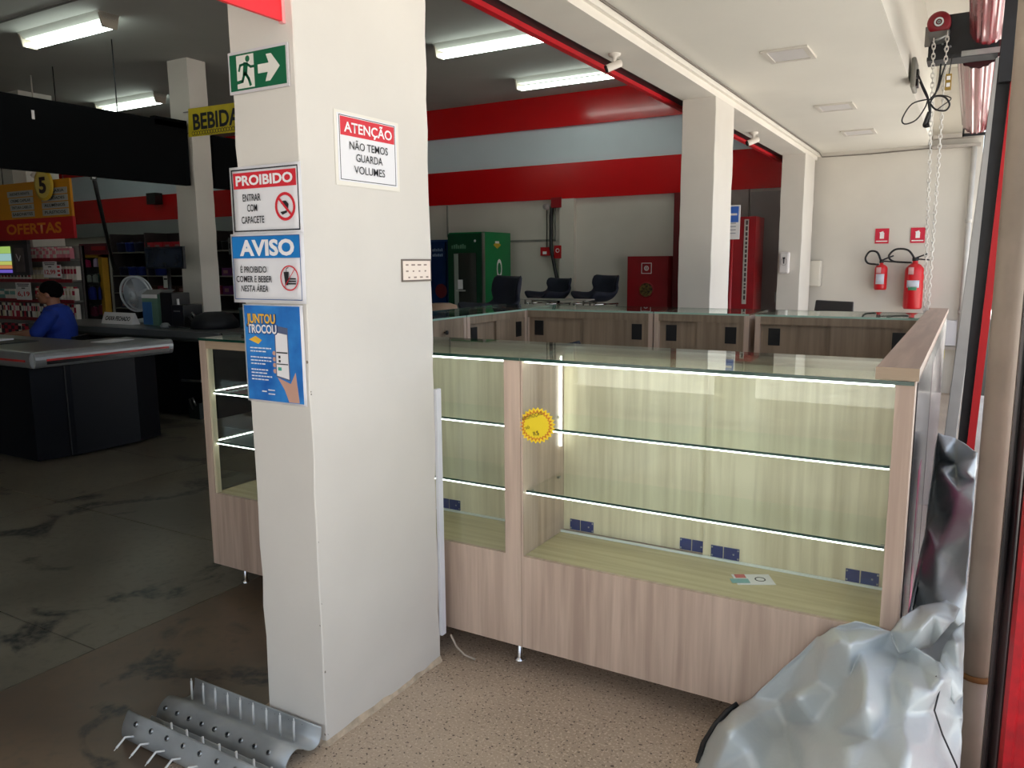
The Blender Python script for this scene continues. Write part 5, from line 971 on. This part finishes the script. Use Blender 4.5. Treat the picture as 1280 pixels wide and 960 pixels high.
main = [(985, 862, 2.32), (998, 834, 2.325), (1015, 809, 2.33), (1022, 796, 2.33), (1040, 785, 2.33), (1057, 789, 2.335), (1069.5, 777, 2.33), (1082, 785, 2.335), (1113, 789, 2.34),
 (1029, 801, 2.25), (1033, 812, 2.20), (1052, 800, 2.19), (1064, 806, 2.17), (1075, 815, 2.18), (1088, 800, 2.24), (1100, 812, 2.27), (1124, 822, 2.29), (1112, 835, 2.19), (1082, 839, 2.10), (1113, 846, 2.12), (1140, 857, 2.09), (1165, 864, 2.08), (1176, 849, 2.13), (1150, 832, 2.22), (1150, 813, 2.27), (1172, 826, 2.24), (1188, 838, 2.22),
 (1082, 882, 1.98), (995, 871, 2.17), (1016, 819, 2.28), (1020, 850, 2.23), (1045, 866, 2.16), (1060, 850, 2.15), (984, 905, 2.22), (975, 882, 2.28), (1009, 935, 2.00), (1020, 905, 2.12), (1040, 915, 2.02), (1060, 935, 1.92), (1090, 925, 1.93), (1134, 941, 1.90), (1110, 900, 1.99), (1130, 893, 2.02), (1168, 890, 2.08), (1160, 930, 1.99), (1182, 920, 2.09), (1197, 880, 2.20), (1203, 850, 2.24), (1203, 900, 2.18), (1200, 958, 2.06), (1176, 960, 1.98),
 (913, 914, 2.07), (871, 960, 2.13), (881, 930, 2.20), (896, 906, 2.25), (911, 891, 2.29), (925, 880, 2.31), (940, 872, 2.33), (975, 877, 2.32), (950, 892, 2.24), (965, 925, 2.14), (935, 935, 2.04), (990, 950, 2.06), (890, 965, 2.02), (950, 970, 1.97),
 (1005, 990, 1.88), (1060, 980, 1.86), (1125, 985, 1.84), (1180, 1000, 1.90), (1198, 1010, 1.97), (870, 1010, 2.0), (930, 1020, 1.86), (1000, 1060, 1.76), (1070, 1070, 1.73), (1140, 1070, 1.74), (1195, 1080, 1.83), (880, 1090, 1.8), (960, 1130, 1.6), (1040, 1150, 1.6), (1120, 1150, 1.6), (1185, 1150, 1.6)]
creased('front_heap', main, TP, .005, holes=125)
fold = [(1113, 789, 2.345), (1118, 800, 2.33), (1128, 771, 2.345), (1127, 790, 2.30), (1124, 818, 2.31), (1138, 806, 2.28), (1140, 778, 2.33), (1150, 757, 2.38), (1152, 785, 2.27), (1150, 812, 2.30), (1166, 790, 2.31), (1168, 768, 2.30), (1183, 750, 2.44), (1200, 760, 2.42), (1192, 776, 2.33), (1178, 792, 2.30), (1163, 809, 2.33)]
creased('upper_fold', fold, TP, .003, cuts=5, smooth=1)
strip = [(1205, 778, 2.42), (1190, 790, 2.34), (1178, 812, 2.28), (1172, 840, 2.2), (1186, 800, 2.30), (1196, 805, 2.27), (1185, 845, 2.2), (1200, 840, 2.26), (1206, 800, 2.34), (1192, 880, 2.18), (1203, 870, 2.22)]
creased('right_fold', strip, TP, .003, cuts=4)
side = [(1172, 541, 3.5), (1195, 548, 3.38), (1222, 566, 3.2), (1219, 602, 3.0), (1216, 630, 2.9), (1212, 670, 2.8), (1208, 735, 2.65), (1206, 790, 2.5), (1174, 575, 3.6), (1167, 602, 3.5), (1157, 662, 3.25), (1144, 720, 3.0), (1139, 765, 2.85),
 (1181, 565, 3.28), (1208, 590, 3.02), (1195, 579, 3.35), (1196, 595, 3.3), (1180, 592, 3.12), (1183, 645, 3.30), (1160, 663, 3.08), (1193, 647, 2.95), (1198, 615, 3.0), (1172, 690, 2.86), (1192, 700, 2.80), (1170, 740, 2.68), (1152, 745, 2.76), (1160, 790, 2.5), (1185, 770, 2.52), (1172, 640, 3.38), (1140, 800, 2.45), (1190, 830, 2.35), (1150, 830, 2.35)]
creased('side_heap', side, TP, .005, cuts=5, xmin=-.099, boost=.3)
MB().tube([onY(*q) for q in ((866, 975, 2.13), (871, 957, 2.145), (879, 930, 2.21), (894, 906, 2.26), (909, 889, 2.30), (922, 880, 2.325))], .009, 8).build('black_hem', BLACK, TP)
MB().tube([onY(*q) for q in ((1170, 845, 2.10), (1176, 856, 2.10), (1168, 888, 2.045), (1178, 918, 2.06), (1196, 958, 2.03), (1200, 990, 1.98))], .0022, 6).build('stitched_seam', BLACK, TP)

# ================================================================ THE CASHIER
def remesh_obj(name, bm, m, parent, voxel, sm=3, decim=0):
    me = bpy.data.meshes.new(name); bm.to_mesh(me); bm.free(); o = bpy.data.objects.new(name, me); C.objects.link(o)
    md = o.modifiers.new('r', 'REMESH'); md.mode = 'VOXEL'; md.voxel_size = voxel; md.use_smooth_shade = True
    md = o.modifiers.new('s', 'SMOOTH'); md.iterations = sm; md.factor = .5
    bpy.context.view_layer.update(); me2 = bpy.data.meshes.new_from_object(o.evaluated_get(bpy.context.evaluated_depsgraph_get()))
    bpy.data.objects.remove(o); me2.materials.clear(); me2.materials.append(m)
    for p in me2.polygons: p.use_smooth = True
    o = bpy.data.objects.new(name, me2); C.objects.link(o); o.parent = parent; OFF[o] = Vector((0, 0, 0)); return o
def limb(bm, pts, rs, n=14):
    """closed capsule-ended tapering tube"""
    b = MB(); P_ = []; R_ = []
    for i, p in enumerate(pts): P_.append(Vector(p)); R_.append(rs[i])
    d0 = (P_[0]-P_[1]).normalized(); d1 = (P_[-1]-P_[-2]).normalized()
    P2 = [P_[0]+d0*R_[0]*.95, P_[0]+d0*R_[0]*.6]+P_+[P_[-1]+d1*R_[-1]*.6, P_[-1]+d1*R_[-1]*.95]; R2 = [R_[0]*.25, R_[0]*.8]+R_+[R_[-1]*.8, R_[-1]*.25]
    b.tube(P2, R2, n); vs = [bm.verts.new(v) for v in b.v]
    for f in b.f:
        try: bm.faces.new([vs[i] for i in f])
        except ValueError: pass
def ell(bm, c, r, rot=None, n=20):
    res = bmesh.ops.create_uvsphere(bm, u_segments=n, v_segments=n//2+2, radius=1)
    Mx = Matrix.Translation(Vector(c)) @ (rot or Matrix.Identity(4)) @ Matrix.Diagonal((*r, 1)); bmesh.ops.transform(bm, matrix=Mx, verts=res['verts'])
# local frame: x = the way the cashier faces (world -X), y = to his left, z up; seat at .60
SKIN = mat('skin', (150, 100, 76), .55, var=.04); SHIRT = mat('royal_blue_shirt', (16, 52, 150), .8, var=.08, scale=9, bump=.2); HAIR = mat('black_hair', (12, 9, 9), .9, spec=.1, var=.3, scale=60, bump=.4); JEAN = mat('dark_trousers', (24, 26, 36), .85)
PT = thing('person', 'cashier in a royal blue T-shirt seated behind the near counter, looking left', 'person', (0, 0, 0))
HZ = 1.355
bm = bmesh.new()
ell(bm, (.0, 0, HZ+.015), (.098, .076, .115)); ell(bm, (.028, 0, HZ-.035), (.070, .060, .082)); ell(bm, (.060, 0, HZ-.085), (.032, .034, .028))     # cranium, face, chin
limb(bm, [(.088, 0, HZ+.018), (.106, 0, HZ-.012), (.112, 0, HZ-.028)], [.010, .013, .017], 10); ell(bm, (.098, .013, HZ-.030), (.012, .009, .009)); ell(bm, (.098, -.013, HZ-.030), (.012, .009, .009))
ell(bm, (.088, 0, HZ-.057), (.018, .027, .009)); ell(bm, (.086, 0, HZ-.070), (.017, .023, .009)); ell(bm, (.084, 0, HZ+.035), (.018, .05, .012))
for s in (-1, 1): ell(bm, (-.008, s*.078, HZ-.012), (.020, .010, .032), Matrix.Rotation(s*.3, 4, 'Z')); ell(bm, (.056, s*.036, HZ-.030), (.030, .022, .022))
limb(bm, [(-.02, 0, HZ-.06), (-.030, 0, 1.20), (-.035, 0, 1.13)], [.058, .056, .07])                                  # neck
limb(bm, [(-.05, 0, 1.12), (-.06, 0, .98), (-.05, 0, .82), (-.03, 0, .68)], [.12, .135, .13, .14]); limb(bm, [(-.04, -.15, 1.115), (-.04, .15, 1.115)], [.062, .062]); ell(bm, (-.045, 0, 1.02), (.115, .18, .13)); ell(bm, (-.03, 0, .68), (.13, .175, .11))
# arms: near (left, +y towards the camera) rests its forearm on the counter; the far one reaches the keyboard
arms = [[(-.04, .185, 1.09), (.04, .235, .945), (.11, .25, .925), (.21, .21, .915), (.30, .15, .905)], [(-.04, -.185, 1.09), (.05, -.22, .96), (.12, -.22, .93), (.24, -.17, .92), (.34, -.12, .91)]]
for A in arms:
    limb(bm, A[:3], [.056, .048, .043]); limb(bm, A[2:], [.043, .037, .029])
    w_ = Vector(A[-1]); d = (w_-Vector(A[-2])).normalized(); sd = d.cross(Vector((0, 0, 1))).normalized(); pc = w_+d*.055
    limb(bm, [w_+d*.01, w_+d*.05, w_+d*.085], [.026, .030, .028]); 
    for k, (o_, L_) in enumerate(((-.027, .058), (-.009, .072), (.009, .068), (.026, .052))):
        f0 = w_+d*.085+sd*o_; limb(bm, [f0, f0+d*L_*.45+Vector((0, 0, .008)), f0+d*L_*.8-Vector((0, 0, .004)), f0+d*L_-Vector((0, 0, .014))], [.0095, .009, .008, .007], 8)
    th = -1 if A is arms[0] else 1; f0 = w_+d*.03+sd*.026*th; limb(bm, [f0, f0+d*.03+sd*.022*th, f0+d*.058+sd*.026*th], [.011, .010, .008], 8)
for s in (-1, 1): limb(bm, [(0, s*.09, .66), (.22, s*.11, .66), (.43, s*.12, .64)], [.09, .08, .062]); limb(bm, [(.43, s*.12, .62), (.41, s*.12, .38), (.38, s*.12, .14)], [.060, .055, .040]); limb(bm, [(.36, s*.12, .10), (.46, s*.13, .085), (.55, s*.135, .08)], [.042, .042, .035])
body = remesh_obj('body', bm, SKIN, PT, .0075, 2)
bm = bmesh.new()
limb(bm, [(-.05, 0, 1.125), (-.06, 0, .98), (-.05, 0, .82), (-.03, 0, .66)], [.132, .148, .148, .158]); limb(bm, [(-.04, -.15, 1.115), (-.04, .15, 1.115)], [.074, .074]); ell(bm, (-.045, 0, 1.02), (.13, .195, .14)); ell(bm, (-.03, 0, .68), (.145, .19, .11)); limb(bm, [(-.03, 0, 1.19), (-.035, 0, 1.14)], [.066, .085])
for A in arms: a_, b2, c_ = [Vector(v) for v in A[:3]]; limb(bm, [a_, a_.lerp(b2, .6), a_.lerp(b2, 1.0)], [.072, .068, .067])
remesh_obj('t_shirt', bm, SHIRT, PT, .010, 3)
bm = bmesh.new(); ell(bm, (-.016, 0, HZ+.036), (.102, .086, .108), n=28)
for v in list(bm.verts):
    x, y, z = v.co
    v.co.z = max(v.co.z, HZ-.060+max(0, x+.055)*.80)
    v.co += Vector((x, y, z-HZ)).normalized()*.004*noise.noise(v.co*70)
me = bpy.data.meshes.new('hair'); bm.to_mesh(me); bm.free(); me.materials.append(HAIR); o = bpy.data.objects.new('hair', me); C.objects.link(o); o.parent = PT
for p in me.polygons: p.use_smooth = True
for s in (-1, 1):
    b = MB(); b.lathe([(.0001, .010), (.006, .008), (.009, .003), (.0095, -.003)], (.080, s*.031, HZ+.006), 12, (1, s*.25, 0)); OFF[PT] = Vector((0, 0, 0)); e = b.build('eye', flat('eye_white', (200, 190, 180), .3), PT); MB().lathe([(.0001, .0112), (.004, .0098)], (.080, s*.031, HZ+.006), 10, (1, s*.25, 0)).build('iris', flat('iris', (30, 18, 12), .2), e)
    MB().tube([(.088, s*.018, HZ+.026), (.088, s*.034, HZ+.031), (.078, s*.050, HZ+.026)], .004, 6).build('eyebrow', HAIR, PT)
bm = bmesh.new()
for s in (-1, 1): limb(bm, [(-.02, s*.09, .66), (.22, s*.11, .66), (.43, s*.12, .64)], [.105, .09, .072]); limb(bm, [(.43, s*.12, .62), (.41, s*.12, .38), (.38, s*.12, .13)], [.070, .065, .055])
remesh_obj('trousers', bm, JEAN, PT, .012, 2)
for s in (-1, 1): MB().prism([(-.06, 0), (.21, 0), (.21, .05), (.10, .09), (-.06, .10)], (.37, s*.125-.045, .0), (1, 0, 0), (0, 0, 1), (0, .09, 0)).build('shoe', BLACK, PT, bevel=.012)
pc = onY(62, 367, 4.5)
PT.location = (pc.x, 4.5, 0); PT.scale = (1.1, 1.1, pc.z/HZ); PT.rotation_euler = (0, 0, PI+.66)
CH = thing('cashier_chair', 'dark swivel stool with backrest under the cashier', 'chair', (0, 0, 0)); dz = pc.z-HZ
MB().lathe([(0, .50), (.20, .50), (.22, .53), (.20, .56), (0, .565)], (0, 0, 0), 24).build('seat', BLACK, CH); MB().tube([(0, 0, .08), (0, 0, .50)], .028, 12).build('column', CHROME, CH)
B(-.27, -.17, .68, -.235, .17, .90).build('backrest', BLACK, CH); MB().tube([(-.15, 0, .49), (-.26, 0, .52), (-.265, 0, .75)], .016, 8).build('back_support', DARK, CH)
for k in range(5): g = 2*PI*k/5; MB().tube([(0, 0, .09), (.28*math.cos(g), .28*math.sin(g), .05)], [.022, .015], 8).tube([(.28*math.cos(g), .28*math.sin(g)-.012, .024), (.28*math.cos(g), .28*math.sin(g)+.012, .024)], .024, 10).build('leg', DARK, CH)
CH.scale = (1, 1, pc.z/HZ*.985); CH.location = (pc.x, 4.5, 0); CH.rotation_euler = PT.rotation_euler
